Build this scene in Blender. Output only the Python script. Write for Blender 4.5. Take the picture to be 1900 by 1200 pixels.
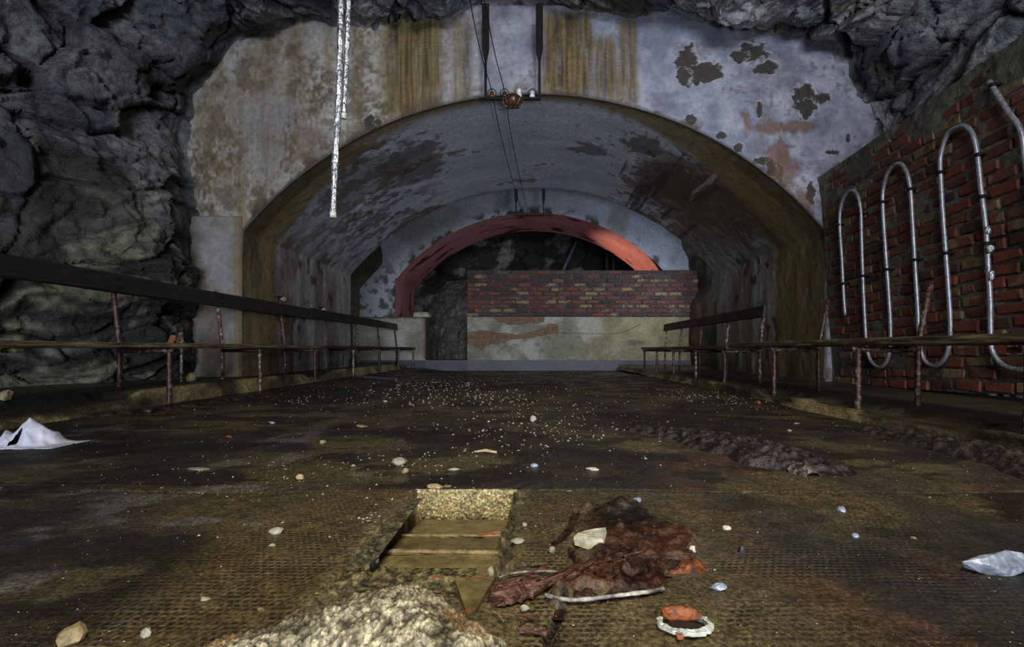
import bpy, bmesh, math, random
import numpy as np
from mathutils import Vector, Matrix

np.seterr(all='ignore')
random.seed(7)
RNG = np.random.default_rng(7)
SC = bpy.context.scene
for o in list(bpy.data.objects):
    bpy.data.objects.remove(o)
COL = SC.collection

# ------------------------------------------------------------------ camera, world, lights, exposure
FPX, PX0, PY0, CH = 900.0, 990.0, 648.0, 0.405      # focal length in pixels, principal point, eye height
cam_d = bpy.data.cameras.new('camera')
cam_d.sensor_width = 36.0
cam_d.lens = 36.0 * FPX / 1900.0
cam_d.shift_x = -(PX0 - 950.0) / 1900.0
cam_d.shift_y = (PY0 - 600.0) / 1900.0
cam_d.clip_start = 0.02
cam = bpy.data.objects.new('camera', cam_d)
cam.location = (0, 0, CH)
cam.rotation_euler = (math.pi / 2, 0, 0)
COL.objects.link(cam)
SC.camera = cam

SC.view_settings.view_transform = 'Standard'
SC.view_settings.look = 'None'
SC.view_settings.gamma = 1.0
SC.view_settings.use_curve_mapping = False
SC.view_settings.exposure = 0.0

W = bpy.data.worlds.new('sky')
SC.world = W
W.use_nodes = True
W.node_tree.nodes['Background'].inputs[0].default_value = (0.55, 0.66, 0.9, 1)
W.node_tree.nodes['Background'].inputs[1].default_value = 0.10


def area(name, loc, target, sx, sy, power, color, spread=math.pi):
    d = bpy.data.lights.new(name, 'AREA')
    d.shape = 'RECTANGLE'
    d.size, d.size_y, d.energy, d.color, d.spread = sx, sy, power, color, spread
    o = bpy.data.objects.new(name, d)
    o.location = loc
    o.rotation_euler = (Vector(target) - Vector(loc)).to_track_quat('-Z', 'Y').to_euler()
    COL.objects.link(o)
    return o


def spot(name, loc, target, power, color, angle, blend, radius=0.05):
    d = bpy.data.lights.new(name, 'SPOT')
    d.energy, d.color, d.spot_size, d.spot_blend, d.shadow_soft_size = power, color, angle, blend, radius
    o = bpy.data.objects.new(name, d)
    o.location = loc
    o.rotation_euler = (Vector(target) - Vector(loc)).to_track_quat('-Z', 'Y').to_euler()
    COL.objects.link(o)
    return o


# daylight coming in through the cave mouth behind the viewer
area('daylight_mouth', (0.9, -9.0, 0.95), (0.5, 5.0, 1.9), 5.0, 1.7, 900, (0.86, 0.91, 1.0))
# added warm fill light, high behind the viewer, brightens the open floor
area('floor_fill', (0.6, -0.9, 3.2), (0.55, 2.4, 0.0), 1.0, 1.0, 46, (1.0, 0.93, 0.78), math.radians(110))
# daylight of the side passage between the vault and the rear wall
area('daylight_passage', (3.30, 8.55, 1.9), (-0.3, 10.7, 2.2), 0.9, 1.6, 46, (0.74, 0.84, 1.0))
# unseen fill light low behind the viewer, added to brighten the vault
spot('vault_fill', (0.55, -0.5, 0.30), (0.0, 7.0, 2.75), 520, (0.88, 0.93, 1.0), math.radians(62), 1.0, 0.25)
# hand torch held over the broken floor pit
spot('torch', (-0.15, -0.55, 1.35), (-0.16, 1.12, 0.0), 56, (1.0, 0.91, 0.66), math.radians(42), 1.0, 0.06)
# inspection lamp standing in the rear chamber, on the floor behind the brick wall
spot('rear_lamp', (-0.7, 11.6, 1.2), (2.7, 11.4, 2.35), 480, (1.0, 0.64, 0.42), math.radians(54), 0.9, 0.1)
spot('rear_spot', (-1.2, 11.0, 1.9), (-0.6, 14.5, 1.6), 16, (0.8, 0.75, 0.9), math.radians(95), 1.0, 0.2)  # spot aimed at the rock at the back of the rear chamber


# ------------------------------------------------------------------ numpy noise
def _hash(ix, iy, iz, seed):
    h = (ix.astype(np.uint32) * np.uint32(374761393) + iy.astype(np.uint32) * np.uint32(668265263)
         + iz.astype(np.uint32) * np.uint32(2147483647) + np.uint32((seed * 974711 + 12345) & 0xffffffff))
    h = (h ^ (h >> np.uint32(13))) * np.uint32(1274126177)
    h = (h ^ (h >> np.uint32(16))) * np.uint32(2246822519)
    h = h ^ (h >> np.uint32(15))
    return h.astype(np.float64) / 4294967296.0


def vnoise(x, y, z, seed=0):
    x, y, z = np.broadcast_arrays(np.asarray(x, float), np.asarray(y, float), np.asarray(z, float))
    fx, fy, fz = np.floor(x), np.floor(y), np.floor(z)
    ix, iy, iz = fx.astype(np.int64), fy.astype(np.int64), fz.astype(np.int64)
    u, v, w = x - fx, y - fy, z - fz
    u = u * u * (3 - 2 * u); v = v * v * (3 - 2 * v); w = w * w * (3 - 2 * w)
    r = 0
    for dx in (0, 1):
        for dy in (0, 1):
            for dz in (0, 1):
                r = r + _hash(ix + dx, iy + dy, iz + dz, seed) * (u if dx else 1 - u) * (v if dy else 1 - v) * (w if dz else 1 - w)
    return r


def fbm(x, y, z, octv=4, seed=0, gain=0.5):          # about 0..1, mean .5
    s, a, t = 0, 1.0, 0.0
    f = 1.0
    for i in range(octv):
        s = s + a * vnoise(x * f + 3.1 * i, y * f + 7.7 * i, z * f + 1.3 * i, seed + i * 17)
        t += a
        a *= gain
        f *= 2.03
    return s / t


def ridged(x, y, z, octv=4, seed=0):
    s, a, t, f = 0, 1.0, 0.0, 1.0
    for i in range(octv):
        n = 1 - np.abs(2 * vnoise(x * f + 5 * i, y * f, z * f, seed + 31 * i) - 1)
        s = s + a * n * n
        t += a; a *= 0.5; f *= 2.07
    return s / t


def worley(x, y, z, seed=0):
    """F1, F2, random value and offset vector of the nearest cell"""
    x, y, z = np.broadcast_arrays(np.asarray(x, float), np.asarray(y, float), np.asarray(z, float))
    ix, iy, iz = np.floor(x).astype(np.int64), np.floor(y).astype(np.int64), np.floor(z).astype(np.int64)
    f1 = np.full(x.shape, 9.0); f2 = np.full(x.shape, 9.0); idv = np.zeros(x.shape)
    ox = np.zeros(x.shape); oy = np.zeros(x.shape); oz = np.zeros(x.shape)
    for dx in (-1, 0, 1):
        for dy in (-1, 0, 1):
            for dz in (-1, 0, 1):
                jx, jy, jz = ix + dx, iy + dy, iz + dz
                ax = x - (jx + _hash(jx, jy, jz, seed)); ay = y - (jy + _hash(jx, jy, jz, seed + 1)); az = z - (jz + _hash(jx, jy, jz, seed + 2))
                d = np.sqrt(ax * ax + ay * ay + az * az)
                near = d < f1
                f2 = np.where(near, f1, np.minimum(f2, d))
                f1 = np.where(near, d, f1)
                idv = np.where(near, _hash(jx, jy, jz, seed + 3), idv)
                ox = np.where(near, ax, ox); oy = np.where(near, ay, oy); oz = np.where(near, az, oz)
    return f1, f2, idv, ox, oy, oz


def sstep(a, b, x):
    t = np.clip((x - a) / (b - a), 0, 1)
    return t * t * (3 - 2 * t)


def lin(r, g, b):
    c = np.array([r, g, b], float) / 255.0
    return np.where(c <= 0.04045, c / 12.92, ((c + 0.055) / 1.055) ** 2.4)


def mixc(a, b, t):
    t = np.clip(np.asarray(t), 0, 1)[..., None]
    return np.asarray(a) * (1 - t) + np.asarray(b) * t


def poly_in(x, y, pts):
    """signed distance to a polygon (positive inside)"""
    d = np.full(np.shape(x), 1e9); ins = np.zeros(np.shape(x), bool)
    n = len(pts)
    for i in range(n):
        x1, y1 = pts[i]; x2, y2 = pts[(i + 1) % n]
        ex, ey = x2 - x1, y2 - y1
        t = np.clip(((x - x1) * ex + (y - y1) * ey) / (ex * ex + ey * ey + 1e-12), 0, 1)
        d = np.minimum(d, np.hypot(x - x1 - t * ex, y - y1 - t * ey))
        c = ((y1 > y) != (y2 > y)) & (x < (x2 - x1) * (y - y1) / (y2 - y1 + 1e-12) + x1)
        ins ^= c
    return np.where(ins, d, -d)


def line_d(x, y, pts):
    """distance to a polyline and the parameter 0..1 along it"""
    d = np.full(np.shape(x), 1e9); tt = np.zeros(np.shape(x)); n = len(pts) - 1
    for i in range(n):
        x1, y1 = pts[i]; x2, y2 = pts[i + 1]
        ex, ey = x2 - x1, y2 - y1
        t = np.clip(((x - x1) * ex + (y - y1) * ey) / (ex * ex + ey * ey + 1e-12), 0, 1)
        dd = np.hypot(x - x1 - t * ex, y - y1 - t * ey)
        tt = np.where(dd < d, (i + t) / n, tt)
        d = np.minimum(d, dd)
    return d, tt


def at(x, y, Y):                                    # place on the photographed ray at depth Y (used once, to measure the real place)
    return Vector(((x - PX0) * Y / FPX, Y, CH + (PY0 - y) * Y / FPX))


def fl(x, y, z=0.0):                                # measured place on the level z
    Y = (CH - z) * FPX / (y - PY0)
    return Vector(((x - PX0) * Y / FPX, Y, z))


# ------------------------------------------------------------------ objects
def tag(o, label=None, cat=None, group=None, kind=None):
    if label: o['label'] = label
    if cat: o['category'] = cat
    if group: o['group'] = group
    if kind: o['kind'] = kind
    return o


def link(o, parent=None):
    COL.objects.link(o)
    if parent is not None:
        o.parent = parent
    return o


def empty(name, loc=(0, 0, 0), rz=0.0):
    o = bpy.data.objects.new(name, None)
    o.location = loc
    o.rotation_euler = (0, 0, rz)
    o.empty_display_size = 0.1
    return link(o)


def mesh(name, V, F, mat, smooth=False):
    me = bpy.data.meshes.new(name)
    me.from_pydata([tuple(v) for v in V], [], [tuple(f) for f in F])
    me.materials.append(mat)
    if smooth:
        me.shade_smooth()
    me.update()
    return me


def obj(name, V, F, mat, parent=None, smooth=False, loc=None):
    o = bpy.data.objects.new(name, mesh(name, V, F, mat, smooth))
    if loc is not None: o.location = loc
    return link(o, parent)


def grid(name, P, C, R, mat, keep=None, smooth=True, parent=None, extra=None):
    """P (n,m,3) points, C (n,m,3) albedo, R (n,m) roughness -> one mesh with point attributes"""
    n, m = P.shape[:2]
    idx = np.arange(n * m).reshape(n, m)
    q = np.stack([idx[:-1, :-1], idx[1:, :-1], idx[1:, 1:], idx[:-1, 1:]], -1).reshape(-1, 4)
    Pv = P.reshape(-1, 3); Cv = C.reshape(-1, 3); Rv = np.broadcast_to(R, (n, m)).reshape(-1)
    Ev = extra.reshape(-1) if extra is not None else None
    if keep is not None:
        k = keep.reshape(-1)
        q = q[k[q].any(1)]
        used = np.unique(q)
        remap = np.zeros(n * m, np.int64); remap[used] = np.arange(len(used))
        q = remap[q]; Pv = Pv[used]; Cv = Cv[used]; Rv = Rv[used]
        if Ev is not None: Ev = Ev[used]
    me = bpy.data.meshes.new(name)
    me.vertices.add(len(Pv)); me.loops.add(q.size); me.polygons.add(len(q))
    me.vertices.foreach_set('co', Pv.astype(np.float32).ravel())
    me.loops.foreach_set('vertex_index', q.astype(np.int32).ravel())
    me.polygons.foreach_set('loop_start', np.arange(0, q.size, 4, dtype=np.int32))
    me.polygons.foreach_set('use_smooth', np.full(len(q), smooth))
    a = me.attributes.new('Col', 'FLOAT_COLOR', 'POINT')
    a.data.foreach_set('color', np.concatenate([np.clip(Cv, 0, 1), Rv[:, None]], 1).astype(np.float32).ravel())
    if Ev is not None:
        b = me.attributes.new('Mask', 'FLOAT', 'POINT')
        b.data.foreach_set('value', Ev.astype(np.float32))
    me.materials.append(mat)
    me.update(calc_edges=True)
    o = bpy.data.objects.new(name, me)
    return link(o, parent)


_boxcache = {}


def cbox(sx, sy, sz, bev=0.004, jit=0.0, seed=0):
    """chamfered box centred on the origin, 24 verts, corners jittered"""
    r = random.Random(seed)
    hx, hy, hz = sx / 2, sy / 2, sz / 2
    V, idx = [], {}
    for a in (-1, 1):
        for b in (-1, 1):
            for c in (-1, 1):
                j = [r.uniform(-jit, jit) for _ in range(3)]
                bb = bev * (1 + (r.random() * 2.0 if jit else 0))
                for k in range(3):
                    p = [a * (hx - bb), b * (hy - bb), c * (hz - bb)]
                    p[k] += (a, b, c)[k] * bb
                    idx[(a, b, c, k)] = len(V)
                    V.append(tuple(p[i] + j[i] for i in range(3)))
    bm = bmesh.new()
    for v in V: bm.verts.new(v)
    bmesh.ops.convex_hull(bm, input=bm.verts)
    bm.verts.ensure_lookup_table()
    bm.verts.index_update()
    Vo = [tuple(v.co) for v in bm.verts]; Fo = [[v.index for v in f.verts] for f in bm.faces]
    bm.free()
    return Vo, Fo


def tf(VF, M):
    return [tuple(M @ Vector(v)) for v in VF[0]], VF[1]


def join(*parts):
    V, F = [], []
    for v, f in parts:
        n = len(V)
        V += list(v); F += [[i + n for i in q] for q in f]
    return V, F


def catmull(pts, sub=5):
    pts = [Vector(p) for p in pts]
    out = []
    for i in range(len(pts) - 1):
        p0 = pts[max(0, i - 1)]; p1 = pts[i]; p2 = pts[i + 1]; p3 = pts[min(len(pts) - 1, i + 2)]
        for k in range(sub):
            t = k / sub
            out.append(0.5 * ((2 * p1) + (p2 - p0) * t + (2 * p0 - 5 * p1 + 4 * p2 - p3) * t * t + (3 * p1 - p0 - 3 * p2 + p3) * t ** 3))
    out.append(pts[-1])
    return out


def tube(path, rad, seg=8, caps=True, wob=0.0, seed=0):
    path = [Vector(p) for p in path]
    rr = random.Random(seed)
    n = len(path)
    rads = rad if hasattr(rad, '__len__') else [rad] * n
    V, F = [], []
    up = None
    for i, p in enumerate(path):
        t = (path[min(i + 1, n - 1)] - path[max(i - 1, 0)]).normalized()
        if up is None:
            up = t.orthogonal().normalized()
        up = (up - t * up.dot(t)).normalized()
        s = t.cross(up)
        for k in range(seg):
            a = 2 * math.pi * k / seg
            r = rads[i] * (1 + rr.uniform(-wob, wob))
            V.append(tuple(p + (up * math.cos(a) + s * math.sin(a)) * r))
    for i in range(n - 1):
        for k in range(seg):
            F.append([i * seg + k, i * seg + (k + 1) % seg, (i + 1) * seg + (k + 1) % seg, (i + 1) * seg + k])
    if caps:
        F.append(list(range(seg))[::-1]); F.append([(n - 1) * seg + k for k in range(seg)])
    return V, F


def lathe(prof, seg=16):
    V, F = [], []
    for r, z in prof:
        for k in range(seg):
            a = 2 * math.pi * k / seg
            V.append((r * math.cos(a), r * math.sin(a), z))
    for i in range(len(prof) - 1):
        for k in range(seg):
            F.append([i * seg + k, i * seg + (k + 1) % seg, (i + 1) * seg + (k + 1) % seg, (i + 1) * seg + k])
    F.append(list(range(seg))[::-1]); F.append([(len(prof) - 1) * seg + k for k in range(seg)])
    return V, F


def stone(sx, sy, sz, seed=0, sub=2, rough=0.25, facet=True):
    bm = bmesh.new()
    bmesh.ops.create_icosphere(bm, subdivisions=sub, radius=1.0)
    P = np.array([v.co[:] for v in bm.verts])
    d = 1 + rough * (2 * vnoise(P[:, 0] * 1.3 + seed * 3.7, P[:, 1] * 1.3, P[:, 2] * 1.3, seed) - 1) + 0.4 * rough * (2 * vnoise(P[:, 0] * 3, P[:, 1] * 3 + seed, P[:, 2] * 3, seed + 5) - 1)
    r = random.Random(seed)
    if facet:                                         # planar cuts make it a broken stone
        for _ in range(7):
            nrm = np.array([r.gauss(0, 1) for _ in range(3)]); nrm /= np.linalg.norm(nrm)
            h = P @ nrm * d
            lim = r.uniform(0.55, 0.8)
            d = np.where(h > lim, d * lim / np.maximum(h, 1e-6), d)
    P = P * d[:, None] * np.array([sx, sy, sz])[None]
    F = [[v.index for v in f.verts] for f in bm.faces]
    bm.free()
    P[:, 2] -= P[:, 2].min() + 0.12 * sz
    return [tuple(p) for p in P], F


# ------------------------------------------------------------------ materials
def new_mat(name):
    m = bpy.data.materials.new(name)
    m.use_nodes = True
    nt = m.node_tree
    return m, nt, nt.nodes['Principled BSDF']


def N(nt, t, **kw):
    n = nt.nodes.new(t)
    for k, v in kw.items():
        if k in n.inputs: n.inputs[k].default_value = v
        else: setattr(n, k, v)
    return n


def ramp(nt, stops):
    r = nt.nodes.new('ShaderNodeValToRGB')
    el = r.color_ramp.elements
    while len(el) < len(stops): el.new(0.5)
    for e, (p, c) in zip(el, stops):
        e.position = p
        e.color = (*c, 1) if len(c) == 3 else c
    return r


def g3(v): return (v, v, v)


def attr_mat(name, var=(0.7, 1.3), nscale=40.0, bump=0.3, bscale=60.0, bdist=0.01, stretch=(1, 1, 1), rough_var=0.15, spec=0.5, dimple=False, detail=6.0, speck=0.0):
    """albedo and roughness from the mesh's own 'Col' attribute, fine grain and relief from noise"""
    m, nt, bs = new_mat(name)
    L = nt.links.new
    a = N(nt, 'ShaderNodeAttribute', attribute_name='Col')
    tc = N(nt, 'ShaderNodeTexCoord')
    mp = N(nt, 'ShaderNodeMapping'); mp.inputs['Scale'].default_value = stretch
    L(tc.outputs['Object'], mp.inputs['Vector'])
    n1 = N(nt, 'ShaderNodeTexNoise'); n1.inputs['Scale'].default_value = nscale; n1.inputs['Detail'].default_value = detail; n1.inputs['Roughness'].default_value = 0.65
    L(mp.outputs[0], n1.inputs['Vector'])
    r1 = ramp(nt, [(0.3, g3(var[0])), (0.7, g3(var[1]))])
    L(n1.outputs['Fac'], r1.inputs['Fac'])
    mx = N(nt, 'ShaderNodeMix', data_type='RGBA', blend_type='MULTIPLY')
    mx.inputs['Factor'].default_value = 1.0
    L(a.outputs['Color'], mx.inputs['A']); L(r1.outputs['Color'], mx.inputs['B'])
    col = mx.outputs['Result']
    if speck:
        n3 = N(nt, 'ShaderNodeTexNoise'); n3.inputs['Scale'].default_value = speck; n3.inputs['Detail'].default_value = 4; n3.inputs['Roughness'].default_value = 0.7
        L(mp.outputs[0], n3.inputs['Vector'])
        r3 = ramp(nt, [(0.36, g3(0.25)), (0.5, g3(0.95)), (0.72, g3(2.1))])
        L(n3.outputs['Fac'], r3.inputs['Fac'])
        ms = N(nt, 'ShaderNodeMix', data_type='RGBA', blend_type='MULTIPLY'); ms.inputs['Factor'].default_value = 1.0
        L(col, ms.inputs['A']); L(r3.outputs['Color'], ms.inputs['B'])
        col = ms.outputs['Result']
    mr = N(nt, 'ShaderNodeMath', operation='MULTIPLY_ADD')
    L(n1.outputs['Fac'], mr.inputs[0]); mr.inputs[1].default_value = rough_var
    L(a.outputs['Alpha'], mr.inputs[2])
    L(mr.outputs[0], bs.inputs['Roughness'])
    bs.inputs['Specular IOR Level'].default_value = spec
    n2 = N(nt, 'ShaderNodeTexNoise'); n2.inputs['Scale'].default_value = bscale; n2.inputs['Detail'].default_value = 8.0; n2.inputs['Roughness'].default_value = 0.6
    L(mp.outputs[0], n2.inputs['Vector'])
    b = N(nt, 'ShaderNodeBump'); b.inputs['Strength'].default_value = bump; b.inputs['Distance'].default_value = bdist
    L(n2.outputs['Fac'], b.inputs['Height'])
    nrm = b.outputs[0]
    if dimple:
        # staggered anti-slip dimples pressed into the screed, 11 mm pitch, where the mesh carries a mask
        mk = N(nt, 'ShaderNodeAttribute', attribute_name='Mask')
        br = N(nt, 'ShaderNodeTexBrick')
        br.offset = 0.5
        br.inputs['Scale'].default_value = 1.0
        br.inputs['Mortar Size'].default_value = 0.0052
        br.inputs['Mortar Smooth'].default_value = 0.9
        br.inputs['Brick Width'].default_value = 0.0135
        br.inputs['Row Height'].default_value = 0.0125
        wn = N(nt, 'ShaderNodeTexNoise'); wn.inputs['Scale'].default_value = 30; wn.inputs['Detail'].default_value = 2
        ws = N(nt, 'ShaderNodeVectorMath', operation='SCALE'); ws.inputs['Scale'].default_value = 0.004
        wa = N(nt, 'ShaderNodeVectorMath', operation='ADD')
        L(tc.outputs['Object'], wn.inputs['Vector']); L(wn.outputs['Color'], ws.inputs[0]); L(ws.outputs[0], wa.inputs[0]); L(tc.outputs['Object'], wa.inputs[1])
        L(wa.outputs[0], br.inputs['Vector'])
        # Fac 1 on the ribs between dimples
        inv = N(nt, 'ShaderNodeMath', operation='SUBTRACT'); inv.inputs[0].default_value = 1.0
        L(br.outputs['Fac'], inv.inputs[1])
        gm = N(nt, 'ShaderNodeMath', operation='MULTIPLY')
        pn = N(nt, 'ShaderNodeTexNoise'); pn.inputs['Scale'].default_value = 14; pn.inputs['Detail'].default_value = 5
        L(tc.outputs['Object'], pn.inputs['Vector'])
        pr = ramp(nt, [(0.36, g3(0.1)), (0.56, g3(1.0))]); L(pn.outputs['Fac'], pr.inputs['Fac'])
        pm = N(nt, 'ShaderNodeMath', operation='MULTIPLY'); L(pr.outputs['Color'], pm.inputs[0]); L(mk.outputs['Fac'], pm.inputs[1])
        L(inv.outputs[0], gm.inputs[0]); L(pm.outputs[0], gm.inputs[1])
        bd = N(nt, 'ShaderNodeBump'); bd.invert = True; bd.inputs['Strength'].default_value = 1.0; bd.inputs['Distance'].default_value = 0.0022
        L(gm.outputs[0], bd.inputs['Height']); L(nrm, bd.inputs['Normal'])
        nrm = bd.outputs[0]
        # dimples coloured darker than the ribs between them
        dm = N(nt, 'ShaderNodeMath', operation='MULTIPLY'); dm.inputs[1].default_value = 0.85
        L(gm.outputs[0], dm.inputs[0])
        m2 = N(nt, 'ShaderNodeMix', data_type='RGBA', blend_type='MIX')
        L(dm.outputs[0], m2.inputs['Factor']); L(col, m2.inputs['A']); m2.inputs['B'].default_value = (*lin(26, 20, 12), 1)
        col = m2.outputs['Result']
    L(col, bs.inputs['Base Color'])
    L(nrm, bs.inputs['Normal'])
    return m


def plain_mat(name, stops, nscale=20.0, rough=(0.5, 0.8), metal=0.0, bump=0.3, bscale=None, bdist=0.004, stretch=(1, 1, 1), by_object=0.0, spec=0.5, subsurf=False):
    """noise-driven colour ramp; by_object shifts it by the object's random value"""
    m, nt, bs = new_mat(name)
    L = nt.links.new
    tc = N(nt, 'ShaderNodeTexCoord')
    mp = N(nt, 'ShaderNodeMapping'); mp.inputs['Scale'].default_value = stretch
    L(tc.outputs['Object'], mp.inputs['Vector'])
    vec = mp.outputs[0]
    oi = N(nt, 'ShaderNodeObjectInfo')
    if by_object:
        sc = N(nt, 'ShaderNodeVectorMath', operation='SCALE'); sc.inputs[0].default_value = (17, 31, 23)
        L(oi.outputs['Random'], sc.inputs['Scale'])
        ad = N(nt, 'ShaderNodeVectorMath', operation='ADD')
        L(vec, ad.inputs[0]); L(sc.outputs[0], ad.inputs[1])
        vec = ad.outputs[0]
    n1 = N(nt, 'ShaderNodeTexNoise'); n1.inputs['Scale'].default_value = nscale; n1.inputs['Detail'].default_value = 7; n1.inputs['Roughness'].default_value = 0.65
    L(vec, n1.inputs['Vector'])
    fac = n1.outputs['Fac']
    if by_object:
        ma = N(nt, 'ShaderNodeMath', operation='MULTIPLY_ADD'); ma.inputs[1].default_value = by_object; 
        sb = N(nt, 'ShaderNodeMath', operation='SUBTRACT'); sb.inputs[1].default_value = 0.5
        L(oi.outputs['Random'], sb.inputs[0]); L(sb.outputs[0], ma.inputs[0]); L(fac, ma.inputs[2])
        fac = ma.outputs[0]
    r = ramp(nt, stops)
    L(fac, r.inputs['Fac']); L(r.outputs['Color'], bs.inputs['Base Color'])
    rr = N(nt, 'ShaderNodeMapRange'); rr.inputs['To Min'].default_value = rough[0]; rr.inputs['To Max'].default_value = rough[1]
    L(n1.outputs['Fac'], rr.inputs['Value']); L(rr.outputs[0], bs.inputs['Roughness'])
    bs.inputs['Metallic'].default_value = metal
    bs.inputs['Specular IOR Level'].default_value = spec
    n2 = N(nt, 'ShaderNodeTexNoise'); n2.inputs['Scale'].default_value = bscale or nscale * 3; n2.inputs['Detail'].default_value = 6
    L(vec, n2.inputs['Vector'])
    b = N(nt, 'ShaderNodeBump'); b.inputs['Strength'].default_value = bump; b.inputs['Distance'].default_value = bdist
    L(n2.outputs['Fac'], b.inputs['Height']); L(b.outputs[0], bs.inputs['Normal'])
    return m


T = lambda r, g, b: tuple(lin(r, g, b))
M_ROCK = attr_mat('rock', (0.45, 1.5), 16, 0.9, 26, 0.03, rough_var=0.2)
M_PLASTER = attr_mat('plaster', (0.74, 1.2), 18, 0.22, 45, 0.008, rough_var=0.15)
M_VAULT = attr_mat('vault_plaster', (0.7, 1.25), 26, 0.4, 40, 0.008, rough_var=0.2)
M_FLOOR = attr_mat('floor_screed', (0.5, 1.45), 30, 0.75, 110, 0.006, rough_var=0.35, dimple=True, speck=130)
M_HEAP = attr_mat('heap', (0.5, 1.5), 40, 0.7, 140, 0.005, rough_var=0.25, speck=170)
M_MORTAR = attr_mat('mortar', (0.6, 1.35), 35, 0.6, 90, 0.01, rough_var=0.15)
M_BRICK = plain_mat('brick', [(0.18, T(50, 42, 40)), (0.34, T(84, 50, 42)), (0.48, T(120, 62, 46)), (0.6, T(94, 60, 50)), (0.72, T(128, 108, 78)), (0.88, T(84, 82, 76))], 9, (0.6, 0.9), bump=0.6, bscale=45, bdist=0.006, by_object=0.5)
M_BRICKBACK = plain_mat('brick_rear', [(0.18, T(48, 40, 38)), (0.36, T(88, 50, 42)), (0.5, T(124, 64, 46)), (0.62, T(92, 60, 50)), (0.74, T(150, 128, 86)), (0.9, T(84, 82, 78))], 8, (0.6, 0.9), bump=0.5, bscale=40, bdist=0.006, by_object=0.55)
M_BRICKDARK = plain_mat('brick_sooty', [(0.2, T(44, 40, 40)), (0.45, T(78, 48, 42)), (0.6, T(70, 58, 52)), (0.8, T(92, 84, 70))], 8, (0.6, 0.9), bump=0.5, bscale=40, bdist=0.006, by_object=0.4)
M_BRICKPALE = plain_mat('brick_pale', [(0.25, T(98, 72, 56)), (0.5, T(130, 100, 76)), (0.75, T(112, 84, 66))], 8, (0.7, 0.9), bump=0.5, by_object=0.4)
M_BRICKPIT = plain_mat('brick_muddy', [(0.25, T(64, 54, 34)), (0.5, T(108, 94, 60)), (0.7, T(146, 130, 88)), (0.85, T(120, 76, 50))], 22, (0.15, 0.45), bump=0.9, bscale=28, bdist=0.012, by_object=0.15)
M_WOOD = plain_mat('wet_dark_wood', [(0.3, T(14, 12, 11)), (0.6, T(34, 30, 25)), (0.8, T(58, 50, 38))], 10, (0.3, 0.7), bump=0.5, stretch=(6, 0.5, 6), by_object=0.2)
M_SEAT = plain_mat('worn_seat_wood', [(0.3, T(24, 20, 16)), (0.52, T(66, 58, 42)), (0.75, T(140, 126, 94))], 10, (0.3, 0.65), bump=0.5, stretch=(6, 0.5, 6), by_object=0.25)
M_RUST = plain_mat('rusty_pipe', [(0.3, T(24, 18, 17)), (0.48, T(66, 44, 38)), (0.58, T(96, 74, 64)), (0.74, T(186, 180, 172))], 34, (0.3, 0.7), metal=0.2, bump=0.6, bscale=70, bdist=0.004, by_object=0.2)
M_IRON = plain_mat('black_iron', [(0.3, T(10, 9, 9)), (0.7, T(30, 24, 21))], 30, (0.6, 0.85), spec=0.25)
M_SILVER = plain_mat('silver_painted_pipe', [(0.25, T(90, 92, 100)), (0.45, T(150, 154, 166)), (0.75, T(200, 204, 216))], 40, (0.3, 0.5), metal=0.55, bump=0.4, bscale=70, bdist=0.003)
M_FOIL = plain_mat('foil_lagging', [(0.3, T(96, 98, 108)), (0.48, T(190, 192, 200)), (0.7, T(236, 238, 244))], 36, (0.2, 0.4), metal=0.85, bump=1.0, bscale=60, bdist=0.012)
M_PORC = plain_mat('white_porcelain', [(0.3, T(180, 180, 186)), (0.7, T(230, 230, 235))], 10, (0.15, 0.3), bump=0.05)
M_BROWNGLAZE = plain_mat('brown_glaze', [(0.3, T(36, 24, 16)), (0.7, T(92, 62, 38))], 14, (0.2, 0.4), bump=0.2)
M_CLOTH = plain_mat('white_cloth', [(0.3, T(190, 196, 226)), (0.7, T(240, 242, 255))], 16, (0.7, 0.9), bump=0.4, bscale=30, bdist=0.006)
M_PALESTONE = plain_mat('pale_stone', [(0.3, T(112, 110, 94)), (0.55, T(176, 172, 154)), (0.75, T(216, 212, 198))], 30, (0.35, 0.7), bump=0.5)
M_TANSTONE = plain_mat('tan_stone', [(0.3, T(96, 84, 58)), (0.6, T(170, 152, 112)), (0.8, T(210, 196, 160))], 40, (0.4, 0.7), bump=0.5, by_object=0.2)
M_BLUESTONE = plain_mat('glossy_blue_grey_stone', [(0.32, T(70, 76, 84)), (0.52, T(134, 142, 156)), (0.7, T(214, 220, 240))], 30, (0.12, 0.4), bump=0.5)
M_GRIT = plain_mat('grit', [(0.3, T(84, 80, 68)), (0.7, T(190, 182, 160))], 90, (0.3, 0.6), bump=0.2)
M_ROTWOOD = plain_mat('rotten_red_wood', [(0.28, T(34, 18, 12)), (0.48, T(78, 46, 34)), (0.62, T(118, 84, 70)), (0.8, T(170, 140, 120))], 26, (0.15, 0.5), bump=0.9, bscale=60, bdist=0.006, stretch=(1, 5, 5))
M_WHITERIM = plain_mat('chipped_enamel', [(0.3, T(110, 116, 104)), (0.55, T(196, 200, 190)), (0.8, T(240, 242, 240))], 60, (0.2, 0.5), bump=0.6)
M_ORANGE = plain_mat('orange_rust', [(0.3, T(60, 30, 14)), (0.52, T(146, 76, 28)), (0.8, T(206, 130, 60))], 60, (0.4, 0.7), bump=0.7)
M_CORD = plain_mat('frayed_cord', [(0.34, T(40, 40, 44)), (0.5, T(128, 126, 126)), (0.7, T(214, 208, 192))], 40, (0.25, 0.55), bump=0.6)
M_REDBRICK = plain_mat('broken_red_brick', [(0.3, T(92, 48, 34)), (0.55, T(158, 86, 66)), (0.8, T(214, 158, 134))], 30, (0.3, 0.6), bump=0.6)
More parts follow.
